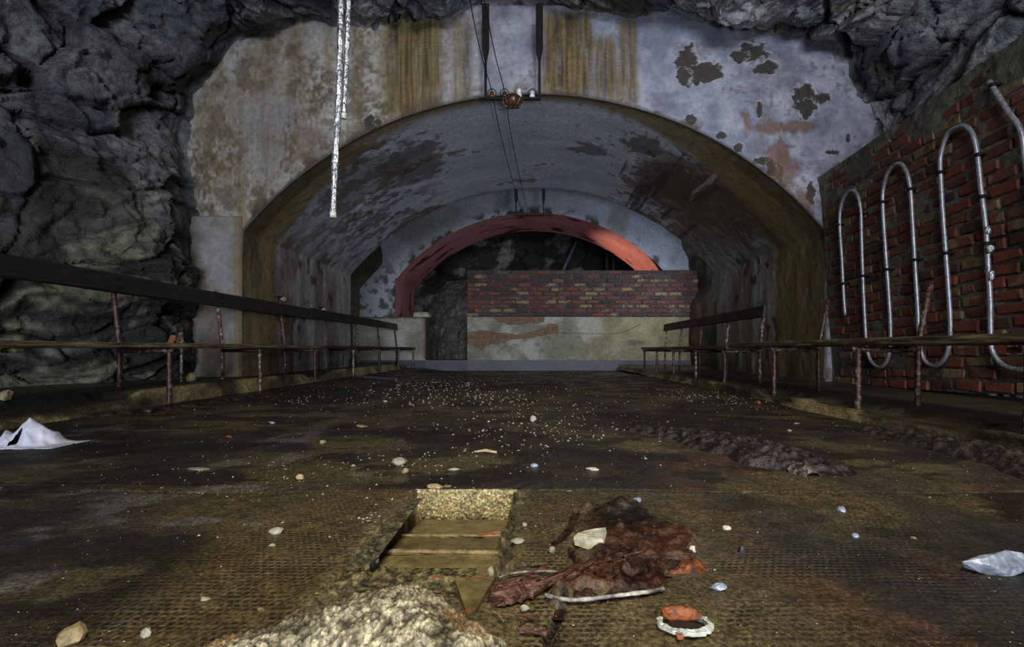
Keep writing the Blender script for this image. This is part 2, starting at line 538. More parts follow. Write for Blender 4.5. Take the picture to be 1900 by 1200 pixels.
M_SLATE = plain_mat('dark_damp_wood', [(0.3, T(16, 14, 14)), (0.7, T(50, 46, 48))], 14, (0.4, 0.7))
M_PURPLE = plain_mat('grey_violet_pole', [(0.3, T(52, 48, 62)), (0.7, T(96, 92, 112))], 14, (0.4, 0.7))

# ------------------------------------------------------------------ key measures
YN, YF, YB, YR = 5.0, 7.94, 10.6, 12.25             # near arch, end of vault, rear wall, rear end of the red arch
HW, ZS, ZC = 3.0, 1.62, 3.03                        # vault half width, springing, crown
HW2, ZS2, ZC2 = 3.02, 1.91, 3.385                   # red arch


def arch_profile(hw, zs, zc, nj, na, z0=-0.15):
    """points from the left base over the crown to the right base"""
    rise = zc - zs
    R = (hw * hw + rise * rise) / (2 * rise)
    a0 = math.asin(hw / R)
    pts = [(-hw, z0 + (zs - z0) * i / nj) for i in range(nj)]
    pts += [(R * math.sin(-a0 + 2 * a0 * i / na), zc - R + R * math.cos(-a0 + 2 * a0 * i / na)) for i in range(na + 1)]
    pts += [(hw, zs - (zs - z0) * (i + 1) / nj) for i in range(nj)]
    return np.array(pts)


def arch_z(X, hw, zs, zc):
    rise = zc - zs
    R = (hw * hw + rise * rise) / (2 * rise)
    return np.where(np.abs(X) < hw, zc - R + np.sqrt(np.maximum(R * R - X * X, 0)), 0)


def floor_z(X, Y):
    return -0.055 * sstep(5.5, 10.4, Y) * (1 - sstep(1.9, 2.4, np.abs(X)))


# ================================================================== STRUCTURE
# ------------------------------------------------------------------ rock shell of the cave (left wall, ceiling)
def build_rock():
    pix = [(386, 720), (386, 640), (387, 560), (384, 480), (384, 400), (374, 340), (367, 290), (370, 240), (378, 190), (394, 155), (418, 124), (450, 92),
           (500, 72), (560, 62), (610, 64), (640, 72), (690, 66), (740, 60), (800, 53), (850, 44), (885, 28), (950, 26), (1000, 28), (1060, 36), (1100, 40), (1140, 44),
           (1170, 52), (1200, 46), (1260, 50), (1310, 60), (1370, 72), (1420, 78), (1470, 78), (1510, 88), (1535, 108), (1548, 138), (1566, 170), (1585, 200),
           (1600, 235), (1604, 280), (1606, 340), (1610, 420), (1612, 520), (1612, 620), (1612, 720)]
    pts = np.array([[(x - PX0) * YN / FPX, CH + (PY0 - y) * YN / FPX] for x, y in pix])
    seg = np.hypot(*np.diff(pts, axis=0).T)
    s = np.concatenate([[0], np.cumsum(seg)])
    nth, nt = 820, 330
    ss = np.linspace(0, s[-1], nth)
    X0 = np.interp(ss, s, pts[:, 0]); Z0 = np.interp(ss, s, pts[:, 1])
    rag = 0.05 * (2 * fbm(ss * 5, 0 * ss, 0 * ss, 4, 3) - 1)
    ox = np.sign(X0) * np.clip(np.abs(X0) / 3.3, 0, 1) ** 4
    oz = np.clip((Z0 - 0.8) / 2.9, 0, 1) ** 4
    nn = np.hypot(ox, oz) + 1e-6
    ox, oz = ox / nn, oz / nn
    X0 = X0 + ox * rag; Z0 = Z0 + oz * rag
    t = np.linspace(0, 1, nt)
    D = 7.6 * t ** 1.65                                   # distance in front of the portal plane
    Y = (YN + 0.08 - D)[None, :] + 0 * ss[:, None]
    side = np.abs(ox)
    flare = (0.40 * side + 0.03 * (1 - side))[:, None] * np.minimum(D, 2.6)[None, :] + (0.10 * side)[:, None] * np.maximum(D - 2.6, 0)[None, :]
    lower = (1 - sstep(0.6, 2.6, Z0))                     # the left wall leans out less towards the top
    X = X0[:, None] + ox[:, None] * flare
    Z = Z0[:, None] + oz[:, None] * flare
    d3 = (X, Y, Z)
    # warped coordinates for the fractured relief
    wx = 0.35 * (2 * fbm(X * 1.1, Y * 1.1, Z * 1.1, 3, 11) - 1); wy = 0.35 * (2 * fbm(X * 1.1, Y * 1.1, Z * 1.1, 3, 12) - 1); wz = 0.35 * (2 * fbm(X * 1.1, Y * 1.1, Z * 1.1, 3, 13) - 1)
    x, y, z = X + wx, Y + wy, Z + wz
    # tilted strata
    xr = x * 0.82 + z * 0.57; zr = -x * 0.57 + z * 0.82
    f1, f2, idv, ax, ay, az = worley(xr * 1.1, y * 1.3, zr * 1.9, 21)
    big = 0.24 * (idv - 0.5) + 0.30 * (ax * (idv * 5 % 1 - 0.5) + az * (idv * 11 % 1 - 0.5) + ay * (idv * 17 % 1 - 0.5))
    crack1 = 1 - sstep(0.0, 0.055, f2 - f1 + 0.05 * (fbm(x * 7, y * 7, z * 7, 3, 23) - 0.5))
    g1, g2, gid, bx, by, bz = worley(xr * 3.2, y * 3.4, zr * 5.0, 41)
    mid = 0.085 * (gid - 0.5) + 0.10 * (bx * (gid * 5 % 1 - 0.5) + bz * (gid * 11 % 1 - 0.5))
    crack2 = 1 - sstep(0.0, 0.07, g2 - g1)
    h1, h2, hid, _, _, _ = worley(xr * 8.5, y * 8.5, zr * 13, 47)
    fine = 0.13 * (fbm(x * 6, y * 6, z * 6, 5, 51, 0.6) - 0.5) + 0.10 * (ridged(xr * 2.6, y * 2.6, zr * 6.5, 5, 61) - 0.45) + 0.035 * (hid - 0.5)
    low = 0.34 * (fbm(X * 0.8, Y * 0.8, Z * 0.8, 2, 71) - 0.5)
    # drapery folds in the lower part of the left wall
    fold_m = (X < 0) * (1 - sstep(1.4, 2.2, Z))
    fold = fold_m * 0.30 * (ridged((x * 0.8 + y * 0.7) * 1.9 + 0.55 * z, 0 * y, z * 0.5, 4, 81) - 0.5)
    crackm = 0.15 * crack1 * (0.4 + 0.6 * fbm(X * 2, Y * 2, Z * 2, 2, 91)) + 0.055 * crack2 * sstep(0.42, 0.6, fbm(X * 2.4, Y * 2.4, Z * 2.4, 2, 92))
    d = low + big * (1 - 0.5 * fold_m) + mid * (1 - 0.4 * fold_m) + fine + fold - crackm
    rampD = sstep(0.0, 0.5, D)[None, :]
    lip = -0.09 * np.exp(-((D - 0.13) / 0.10) ** 2)[None, :] + 0.10 * sstep(0.16, 0.45, D)[None, :]
    d = d * (0.18 + 0.82 * rampD) + lip
    d = np.clip(d, -0.5, 0.36)
    # keep the benches and the brick wall free
    dl = d * (0.9 * np.abs(ox) + (1 - np.abs(ox)))[:, None]
    X = X - ox[:, None] * dl
    Z = Z - oz[:, None] * dl
    Y = Y - 0.45 * d * rampD
    X = np.where((X > 2.0) & (oz < 0.6)[:, None], np.maximum(X, 3.25), X)
    # colours
    c = mixc(lin(96, 102, 112), lin(150, 152, 154), sstep(0.35, 0.7, fbm(x * 2.2, y * 2.2, z * 2.2, 4, 101)))
    c = mixc(c, lin(60, 62, 60), sstep(0.5, 0.72, fbm(x * 1.3 + 4, y * 1.3, z * 1.3, 4, 102)))
    green = (X < 1.0) * (1 - sstep(0.9, 2.3, Z + 0.5 * (fbm(X, Y, Z, 3, 103) - 0.5)))
    c = mixc(c, mixc(lin(34, 36, 30), lin(168, 164, 138), sstep(0.46, 0.64, fbm(xr * 2.4, y * 3, zr * 6, 5, 104, 0.6))), 0.85 * green)
    olive = (X > -1.2) * sstep(0.45, 0.7, fbm(x * 1.6, y * 1.6, z * 1.6, 3, 105))
    c = mixc(c, lin(104, 102, 82), 0.45 * olive)
    vein = sstep(0.80, 0.92, ridged(x * 2.0, y * 2.0, z * 2.4, 3, 106))
    c = mixc(c, lin(186, 186, 182), 0.35 * vein)
    c = mixc(c, lin(26, 26, 28), np.clip(0.75 * crack1 + 0.35 * crack2 * sstep(0.42, 0.6, fbm(X * 2.4, Y * 2.4, Z * 2.4, 2, 92)), 0, 1))  # crevice shade painted into the rock colour along the cracks
    c = c * (0.62 + 0.50 * sstep(-2.5, 2.5, X))[..., None]  # light falloff painted in: rock colour dims towards the left
    rough = 0.45 + 0.2 * fbm(x * 3, y * 3, z * 3, 2, 107)
    P = np.stack([X, Y, Z], -1)
    split = int(np.argmin(np.abs(ss - np.interp(11.5, np.arange(len(s)), s))))
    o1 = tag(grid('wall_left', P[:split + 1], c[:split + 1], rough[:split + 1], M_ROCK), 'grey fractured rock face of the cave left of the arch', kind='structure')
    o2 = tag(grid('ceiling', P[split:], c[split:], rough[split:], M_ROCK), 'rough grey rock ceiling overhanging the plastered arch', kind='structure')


build_rock()


# ------------------------------------------------------------------ plastered portal with the big arch
def fpx(px): return (px - PX0) / 180.0               # picture measures on the portal plane -> metres


def fpz(py): return CH + (PY0 - py) / 180.0


def build_portal():
    inner = arch_profile(HW, ZS, ZC, 90, 640)
    n = len(inner)
    outer = []
    for i, (x, z) in enumerate(inner):
        if abs(x) >= HW - 1e-6 and z < ZS - 0.02:
            outer.append((math.copysign(3.62, x), z))
        else:
            d = Vector((x, (z - ZS) * 1.0 + 0.35)); d.normalize()
            kx = 3.62 / max(abs(d.x), 1e-6); kz = (3.95 - ZS + 0.35) / max(d.y, 1e-6)
            k = min(kx, kz)
            outer.append((d.x * k, ZS - 0.35 + d.y * k))
    outer = np.array(outer)
    for _ in range(200):
        outer[1:-1] = 0.5 * outer[1:-1] + 0.25 * (outer[:-2] + outer[2:])
    m = 190
    w = np.linspace(0, 1, m) ** 1.15
    X = inner[:, 0][:, None] * (1 - w) + outer[:, 0][:, None] * w
    Z = inner[:, 1][:, None] * (1 - w) + outer[:, 1][:, None] * w
    edge = w[None, :] * np.hypot(outer[:, 0] - inner[:, 0], outer[:, 1] - inner[:, 1])[:, None]
    n1 = fbm(X * 2.2, Z * 2.2, 0 * X, 5, 201); n2 = fbm(X * 7, Z * 7, 0 * X, 4, 202); nv = fbm(X * 9, Z * 1.1, 0 * X, 5, 203)
    n3 = fbm(X * 22, Z * 22, 0 * X, 3, 204)
    c = mixc(lin(122, 127, 148), lin(168, 170, 184), sstep(0.3, 0.7, 0.5 * n1 + 0.5 * n2))
    n5 = fbm(X * 38, Z * 30, 0 * X, 3, 207)
    smudge = fbm(X * 3.0, Z * 6.0, 0 * X, 5, 208)
    c = mixc(c, lin(104, 106, 120), 0.6 * sstep(0.5, 0.68, smudge))
    # the left half is creamier and browner
    left = sstep(0.5, -1.6, X)
    c = mixc(c, mixc(lin(174, 173, 168), lin(146, 132, 100), sstep(0.35, 0.68, 0.6 * nv + 0.4 * n5)), left * (0.45 + 0.5 * sstep(0.3, 0.65, n1)))
    c = mixc(c, lin(98, 84, 58), 0.8 * left * sstep(0.50, 0.66, 0.7 * fbm(X * 3.2 + 9, Z * 1.6, 0 * X, 5, 205) + 0.3 * n5))
    c = mixc(c, lin(84, 66, 52), 0.55 * left * sstep(0.5, 0.62, fbm(X * 8, Z * 8, 0 * X, 4, 209)) * sstep(0.4, 0.6, n1))
    c = mixc(c, lin(112, 84, 76), 0.6 * sstep(0.52, 0.7, n2) * np.exp(-(((X - fpx(575)) / 0.75) ** 2 + ((Z - fpz(300)) / 0.5) ** 2)))
    # speckle of mould
    c = mixc(c, lin(92, 88, 84), 0.6 * sstep(0.60, 0.72, n3) * sstep(0.42, 0.62, n1))
    # ochre seepage streaks
    for cx, wd, top, bot, st in [(738, 36, 40, 220, .9), (772, 44, 40, 230, .98), (806, 22, 40, 210, .7), (858, 22, 40, 200, .7), (664, 12, 60, 230, .5), (500, 26, 60, 390, .4), (430, 30, 150, 390, .45),
                                 (548, 20, 60, 330, .4), (1040, 52, 30, 185, .98), (1070, 36, 30, 195, .95), (1022, 14, 30, 180, .7), (1120, 26, 70, 190, .9), (1164, 24, 40, 200, .9), (1135, 10, 90, 190, .7)]:
        dx = np.abs(X - fpx(cx) - 0.05 * (nv - 0.5)) / (wd / 180.0)
        fade = sstep(fpz(bot + 25), fpz(bot - 30), Z) * sstep(fpz(top - 20), fpz(top + 10), Z)
        k = st * sstep(1.15, 0.45, dx + 0.9 * (nv - 0.5)) * fade * (0.72 + 0.28 * sstep(0.62, 0.42, fbm(X * 70, Z * 5.0, 0 * X, 3, 214)))
        c = mixc(c, mixc(lin(116, 96, 50), lin(54, 43, 24), 0.75 * sstep(0.42, 0.66, fbm(X * 60, Z * 2.4, 0 * X, 4, 206)) + 0.35 * sstep(0.5, 0.62, nv)), k)
    dep = 0 * X
    # patches where the plaster skin has fallen off
    for bx, by, rx, rz in [(1276, 116, 20, 30), (1310, 134, 26, 18), (1268, 138, 14, 12), (1392, 96, 22, 16), (1372, 104, 14, 10), (1424, 126, 18, 11), (1494, 180, 20, 22), (1522, 182, 14, 8), (1500, 200, 16, 14), (1410, 203, 5, 13),
                           (686, 228, 10, 12), (700, 226, 7, 5), (1282, 222, 9, 8), (1340, 250, 9, 5), (1371, 272, 6, 7), (1447, 320, 6, 13), (1505, 356, 8, 18), (1574, 255, 4, 6), (1545, 282, 12, 3), (1416, 298, 14, 6), (1432, 312, 8, 12)]:
        q = np.hypot((X - fpx(bx)) / (rx / 180.0), (Z - fpz(by)) / (rz / 180.0)) - 0.18 + 1.0 * (n2 - 0.5) + 1.3 * (n3 - 0.5)
        k = sstep(1.02, 0.94, q)
        c = mixc(c, mixc(lin(50, 46, 46), lin(72, 64, 58), n3), k)
        c = mixc(c, lin(196, 196, 204), 0.5 * sstep(1.18, 1.04, q) * (1 - k))
        dep = np.maximum(dep, 0.014 * k)
    # rust bleeding
    for bx, by, rx, rz in [(1422, 240, 30, 22), (1440, 285, 26, 30), (1385, 232, 12, 30), (1478, 235, 40, 12), (1460, 330, 30, 40), (1490, 370, 30, 30)]:
        q = np.hypot((X - fpx(bx)) / (rx / 180.0), (Z - fpz(by)) / (rz / 180.0)) + 1.3 * (n2 - 0.5)
        c = mixc(c, lin(112, 80, 54), 0.75 * sstep(1.1, 0.3, q + 0.8 * (n5 - 0.5)))
    # ragged pale and dark line along the arch edge
    c = mixc(c, lin(56, 48, 30), 0.85 * sstep(0.03 + 0.06 * n2, 0.0, edge))
    c = mixc(c, lin(70, 60, 48), 0.7 * sstep(0.62, 0.7, n2 + 0.1 * n1) * sstep(0.2, 0.03, edge))
    # damp under the rock
    Y = YN + dep + 0.012 * (n1 - 0.5) + 0.006 * (n3 - 0.5) + 0 * X
    tag(grid('wall_portal', np.stack([X, Y, Z], -1), c, 0.62 + 0 * X, M_PLASTER), 'stained white plaster wall around the big arch', kind='structure')
    # lower grey pier of the left side, standing a little proud
    zz = np.linspace(-0.1, 1.78, 120); xx = np.linspace(-3.62, -3.0, 44)
    A, B = np.meshgrid(xx, zz, indexing='ij')
    e = np.minimum.reduce([1.78 - B, A * 0 + 1]) 
    cc = mixc(lin(150, 148, 150), lin(120, 112, 100), sstep(0.3, 0.7, fbm(A * 4, B * 3, 0 * A, 5, 210)))
    cc = mixc(cc, lin(70, 66, 52), sstep(0.7, 0.1, B) * sstep(0.35, 0.6, fbm(A * 6, B * 4, 0 * A, 4, 211)))
    cc = mixc(cc, lin(120, 98, 50), 0.7 * sstep(-3.10, -3.02, A))
    yy = YN - 0.045 + 0.05 * sstep(0.02, 0.0, e) + 0.012 * (fbm(A * 6, B * 6, 0 * A, 3, 212) - 0.5) + 0.04 * sstep(-3.02, -3.0, A)
    tag(grid('trim_1', np.stack([A, yy, B + 0.012 * (fbm(A * 9, 0 * B, 0 * A, 3, 213) - 0.5)], -1), cc, 0.62 + 0 * A, M_PLASTER), 'grey plaster pier under the left end of the big arch', kind='structure')


build_portal()


# ------------------------------------------------------------------ barrel vault
def build_vault():
    prof = arch_profile(HW, ZS, ZC, 110, 420)
    ny = 200
    yy = YN - 0.01 + (YF - YN) * np.linspace(0, 1, ny) ** 1.15
    X = prof[:, 0][:, None] + 0 * yy[None]; Z = prof[:, 1][:, None] + 0 * yy[None]; Y = yy[None] + 0 * X
    seg = np.concatenate([[0], np.cumsum(np.hypot(*np.diff(prof, axis=0).T))]); S = (seg - seg[-1] / 2)[:, None] + 0 * Y
    n1 = fbm(S * 1.2, Y * 1.6, 0 * S, 5, 301); n2 = fbm(S * 2.2, Y * 7, 0 * S, 5, 302); n3 = fbm(S * 14, Y * 14, 0 * S, 4, 303); nv = fbm(Y * 7, Z * 1.0, S * 0, 5, 304)
    up = sstep(ZS - 0.2, ZS + 0.7, Z)                      # 1 on the vault, 0 on the side walls
    c = mixc(lin(140, 145, 160), lin(178, 182, 196), n2)
    wall = mixc(lin(138, 136, 134), lin(104, 98, 88), sstep(0.35, 0.65, nv))
    c = mixc(wall, c, up)
    # dark brown loss of the paint, more towards the haunches
    haunch = np.exp(-((np.abs(X) - 2.45) / 0.75) ** 2)
    dep = 0 * X
    patch = sstep(0.57, 0.62, 0.4 * n1 + 0.35 * n2 + 0.25 * n3 + 0.13 * haunch - 0.055 + 0.05 * sstep(0.8, 2.0, X) + 0.03 * sstep(7.0, 7.9, Y))
    c = mixc(c, mixc(lin(66, 57, 46), lin(112, 100, 78), n3), 0.85 * patch * (0.35 + 0.65 * up))
    spk = sstep(0.52, 0.60, 0.6 * fbm(S * 6, Y * 9, 0 * S, 4, 321) + 0.4 * n3 + 0.07 * haunch) * sstep(0.9, 2.0, np.abs(X)) * up
    c = mixc(c, lin(80, 66, 52), 0.75 * spk)
    # the big flake on the left haunch
    def blob(x0, y0, rx, ry, st, col, wob=0.9):
        nonlocal c
        q = np.hypot((X - x0) / rx, (Y - y0) / ry) + wob * (n1 - 0.5) + wob * (n2 - 0.5) + 1.2 * wob * (n3 - 0.5)
        k = st * sstep(1.05, 0.85, q) * (Z > ZS)
        c = mixc(c, col, k)
    blob(-1.50, 6.1, 0.42, 0.6, 0.7, lin(62, 50, 42))
    blob(-2.0, 5.8, 0.45, 0.5, 0.5, lin(80, 70, 58))
    blob(0.75, 6.2, 0.25, 0.22, 0.7, lin(70, 62, 52))
    blob(1.3, 5.75, 0.3, 0.25, 0.75, lin(66, 54, 46))
    blob(1.75, 6.4, 0.5, 0.8, 0.85, lin(62, 50, 38))
    blob(2.3, 6.2, 0.6, 1.0, 0.8, lin(72, 60, 44))
    # soot streaks along the courses on the right haunch
    c = mixc(c, lin(36, 30, 24), 0.8 * sstep(0.6, 0.7, fbm(S * 9, Y * 1.1, 0 * S, 4, 305)) * (X > 1.2) * up)
    c = mixc(c, lin(190, 190, 190), 0.5 * sstep(0.64, 0.72, fbm(S * 9 + 4, Y * 1.3, 0 * S, 4, 306)) * (X > 1.0) * up)
    # spots on the walls
    c = mixc(c, lin(44, 34, 28), 0.85 * sstep(0.60, 0.68, fbm(Y * 9, Z * 6, 0 * S, 4, 307)) * sstep(0.44, 0.62, fbm(Y * 1.5, Z * 1.5, S * 0, 3, 308)) * (1 - up))
    c = mixc(c, lin(92, 62, 58), 0.55 * (X < 0) * (1 - up) * sstep(0.48, 0.6, n1) * sstep(7.0, 6.2, Y))
    # painted ochre border along the front edge
    bw = 0.62 - 0.50 * sstep(ZS + 0.1, ZC - 0.1, Z) + 0.36 * (X > 0) * sstep(0.5, 1.8, X) * (1 - 0.3 * up)
    k = sstep(bw + 0.08, bw - 0.06, (Y - YN) + 0.12 * (nv - 0.5) + 0.08 * (n1 - 0.5))
    och = mixc(lin(116, 100, 58), lin(80, 70, 42), sstep(0.35, 0.65, nv))
    c = mixc(c, och, 0.88 * k)
    c = mixc(c, lin(52, 44, 26), 0.8 * sstep(0.06, 0.0, Y - YN) * up)
    # patchy darker olive near the ground
    c = mixc(c, lin(60, 56, 40), 0.7 * sstep(0.5, 0.0, Z) * sstep(0.3, 0.6, nv))
    # inner edge darker along the far rim
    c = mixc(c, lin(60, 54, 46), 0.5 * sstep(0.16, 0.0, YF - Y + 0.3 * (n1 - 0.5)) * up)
    rx = -np.sign(X) * (Z < ZS) ; 
    Xn = X * (1 - 0.004 * (n1 - 0.5) * 4 - 0.004 * n3); Zn = Z - 0.012 * (n1 - 0.5) * up
    R = 0.5 - 0.12 * up + 0.1 * n3
    tag(grid('ceiling_vault', np.stack([Xn, Y, Zn], -1), c, R, M_VAULT), 'grey painted barrel vault with ochre front border and peeling brown patches', kind='structure')


build_vault()


# ------------------------------------------------------------------ rock gap between vault and rear wall
def build_gap():
    base = arch_profile(HW, ZS, ZC, 50, 120)
    ny = 70
    v = np.linspace(0, 1, ny)
    cx, cz = 0.0, 1.2
    d = base - np.array([cx, cz]); r = np.hypot(d[:, 0], d[:, 1]); d = d / r[:, None]
    d[:, 1] = np.where(base[:, 1] < ZS, 0, d[:, 1]); d[:, 0] = np.where(base[:, 1] < ZS, np.sign(base[:, 0]), d[:, 0])
    Y = (YF - 0.03) + (YB + 0.1 - YF) * v[None, :] + 0 * base[:, :1]
    bul = 0.02 + 0.70 * np.sin(np.pi * np.clip(v * 1.0, 0, 1)) ** 0.6 + 0.56 * v
    right_low = ((base[:, 0] > 0) * (1 - sstep(1.3, 2.1, base[:, 1])))[:, None]
    nz = fbm(base[:, :1] * 1.4, Y * 1.4, base[:, 1:] * 1.4, 4, 401)
    off = bul[None, :] * (0.75 + 0.5 * nz) * (1 - 0.55 * right_low) * (1 + 1.3 * sstep(1.9, 2.7, base[:, 1:]))
    X = base[:, :1] + d[:, :1] * off; Z = base[:, 1:] + d[:, 1:] * off
    c = mixc(lin(92, 86, 64), lin(52, 46, 38), sstep(0.35, 0.65, fbm(X * 2, Y * 2, Z * 2, 4, 402)))
    c = mixc(c, lin(120, 118, 108), 0.5 * (X > 0) * sstep(0.45, 0.65, fbm(X * 2.4, Y * 2.4, Z * 2.4, 4, 403)))
    tag(grid('wall_side', np.stack([X, Y, Z], -1), c, 0.55 + 0 * X, M_ROCK), 'dark bare rock between the vault and the rear wall', kind='structure')


build_gap()


# ------------------------------------------------------------------ rear wall with the red arch
def bpx(px): return (px - PX0) * YB / FPX


def bpz(py): return CH + (PY0 - py) * YB / FPX


def build_rear():
    inner = arch_profile(HW2, ZS2, ZC2, 50, 220, z0=-0.12)
    outer = []
    for x, z in inner:
        if abs(x) >= HW2 - 1e-6 and z < ZS2 - 0.02:
            outer.append((math.copysign(4.3, x), z))
        else:
            dx, dz = x, z - ZS2 + 0.8
            l = math.hypot(dx, dz); dx /= l; dz /= l
            k = min(4.3 / max(abs(dx), 1e-6), (4.6 - ZS2 + 0.8) / max(dz, 1e-6))
            outer.append((dx * k, ZS2 - 0.8 + dz * k))
    outer = np.array(outer)
    m = 70
    w = np.linspace(0, 1, m)
    X = inner[:, :1] * (1 - w) + outer[:, :1] * w; Z = inner[:, 1:] * (1 - w) + outer[:, 1:] * w
    edge = w[None, :] * np.hypot(outer[:, 0] - inner[:, 0], outer[:, 1] - inner[:, 1])[:, None]
    n1 = fbm(X * 2, Z * 2, 0 * X, 5, 501); n2 = fbm(X * 9, Z * 9, 0 * X, 4, 502)
    c = mixc(lin(140, 146, 160), lin(176, 180, 192), n1)
    c = mixc(c, lin(120, 122, 112), 0.7 * sstep(0.48, 0.66, fbm(X * 1.6, Z * 1.6, 0 * X, 4, 503)))
    c = mixc(c, lin(60, 54, 46), 0.85 * sstep(0.56, 0.64, n2) * (X < -2.2) * sstep(2.6, 1.9, Z))
    chip = sstep(0.52, 0.6, fbm(X * 6, Z * 6, 0 * X, 4, 504) + 0.06 * (X > -0.3)) * sstep(0.24, 0.05, edge)
    c = mixc(c, lin(34, 32, 30), 0.9 * chip)
    Y = YB + 0.02 * chip + 0.01 * (n1 - 0.5) + 0 * X
    tag(grid('wall_rear', np.stack([X, Y, Z], -1), c, 0.6 + 0 * X, M_PLASTER), 'bluish white plaster wall around the red arch', kind='structure')
    # red soffit
    ny = 60
    v = np.linspace(0, 1, ny)
    X = inner[:, :1] + 0 * v; Z = inner[:, 1:] + 0 * v; Y = YB - 0.005 + (YR - YB) * v[None] + 0 * X
    seg = np.concatenate([[0], np.cumsum(np.hypot(*np.diff(inner, axis=0).T))])[:, None] + 0 * v
    n1 = fbm(seg * 1.0, Y * 5, 0 * X, 5, 511); n2 = fbm(seg * 3, Y * 3, 0 * X, 4, 512)
    c = mixc(lin(168, 104, 100), lin(200, 136, 130), n1)
    c = mixc(c, lin(186, 136, 150), 0.6 * sstep(0.4, 0.65, n2))
    c = mixc(c, lin(52, 28, 28), 0.9 * sstep(0.63, 0.69, fbm(seg * 1.6, Y * 4, 0 * X, 4, 513)))
    c = mixc(c, lin(190, 182, 176), 0.6 * sstep(0.04, 0.0, Y - YB) * sstep(0.4, 0.6, n2))
    tag(grid('trim_2', np.stack([X, Y, Z], -1), c, 0.55 + 0 * X, M_PLASTER), 'red painted soffit of the rear arch', kind='structure')
    # chamber behind: rough rock back and sides
    th = np.linspace(0, 1, 260); vv = np.linspace(0, 1, 150)
    A, B = np.meshgrid(th, vv, indexing='ij')
    X = -6.5 + 13 * A; Z = -0.3 + 5.4 * B
    n = fbm(X * 0.9, Z * 0.9, 0 * X, 5, 521)
    f1, f2, idv, _, _, _ = worley(X * 1.2, Z * 2.2, 0 * X, 522)
    Y = 15.2 + 0.9 * (n - 0.5) + 0.5 * (idv - 0.5) - 1.6 * np.abs(A - 0.5) ** 2 * 4
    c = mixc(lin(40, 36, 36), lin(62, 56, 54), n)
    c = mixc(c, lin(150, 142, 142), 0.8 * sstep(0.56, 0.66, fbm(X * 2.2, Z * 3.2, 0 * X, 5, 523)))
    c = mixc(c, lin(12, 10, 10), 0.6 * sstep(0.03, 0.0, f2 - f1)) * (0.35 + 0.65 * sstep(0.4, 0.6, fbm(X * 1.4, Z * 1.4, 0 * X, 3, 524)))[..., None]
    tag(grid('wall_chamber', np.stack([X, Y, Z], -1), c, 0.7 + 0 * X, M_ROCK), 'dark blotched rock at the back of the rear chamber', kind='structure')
    vv = np.linspace(0, 1, 60)
    A, B = np.meshgrid(np.linspace(0, 1, 140), vv, indexing='ij')
    ang = np.pi * A
    X = -np.cos(ang) * 5.2; Z = -0.3 + np.sin(ang) * 4.9; Y = YR - 0.02 + 3.4 * B
    nn = fbm(X, Y, Z, 4, 531)
    X = X * (0.9 + 0.2 * nn); Z = Z * (0.9 + 0.2 * nn)
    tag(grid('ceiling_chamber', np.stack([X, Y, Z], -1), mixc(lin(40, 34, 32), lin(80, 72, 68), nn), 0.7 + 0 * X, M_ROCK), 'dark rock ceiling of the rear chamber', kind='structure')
    # rock boulder slope seen through the doorway
    A, B = np.meshgrid(np.linspace(-3.3, -0.2, 160), np.linspace(-0.2, 2.35, 150), indexing='ij')
    q = ((A + 1.65) / 1.35) ** 2 + (np.maximum(B, 0) / 2.1) ** 2
    Y = 11.95 + 1.2 * np.clip(q, 0, 3) + 0.35 * (fbm(A * 3, B * 3, 0 * A, 5, 541) - 0.5) + 0.12 * (ridged(A * 5, B * 5, 0 * A, 3, 542) - 0.5)
    c = mixc(lin(66, 62, 62), lin(130, 124, 122), fbm(A * 5, B * 9, 0 * A, 5, 543))
    tag(grid('rock_outcrop', np.stack([A, Y, B], -1), c, 0.7 + 0 * A, M_ROCK, keep=q < 1.6), 'rounded dark rock outcrop filling the doorway of the rear wall', 'rock')


build_rear()

CRACKS = [([(958, 905), (953, 960), (946, 1000), (938, 1040), (926, 1062)], 0.006), ([(1068, 948), (1062, 972), (1050, 990), (1030, 1008)], 0.006), ([(1060, 1016), (1062, 1030), (1076, 1048), (1082, 1058)], 0.005),
          ([(1052, 1115), (1036, 1140), (1022, 1165), (1012, 1200)], 0.006), ([(930, 1062), (960, 1050), (1010, 1046)], 0.004)]


# ------------------------------------------------------------------ floor
PIT = (-0.335, -0.058, 0.80, 1.40)                   # x0 x1 y0 y1
PITD = 0.078


def pit_sd(X, Y, wob=0.02):
    nb = wob * (2 * fbm(X * 16, Y * 16, 0 * X, 3, 601) - 1)
    skew = 0.02 * (1.4 - Y)
    return np.minimum.reduce([X - PIT[0] + skew * 1.2, PIT[1] - skew - X, Y - PIT[2], PIT[3] - Y]) + nb * (Y < 1.37)


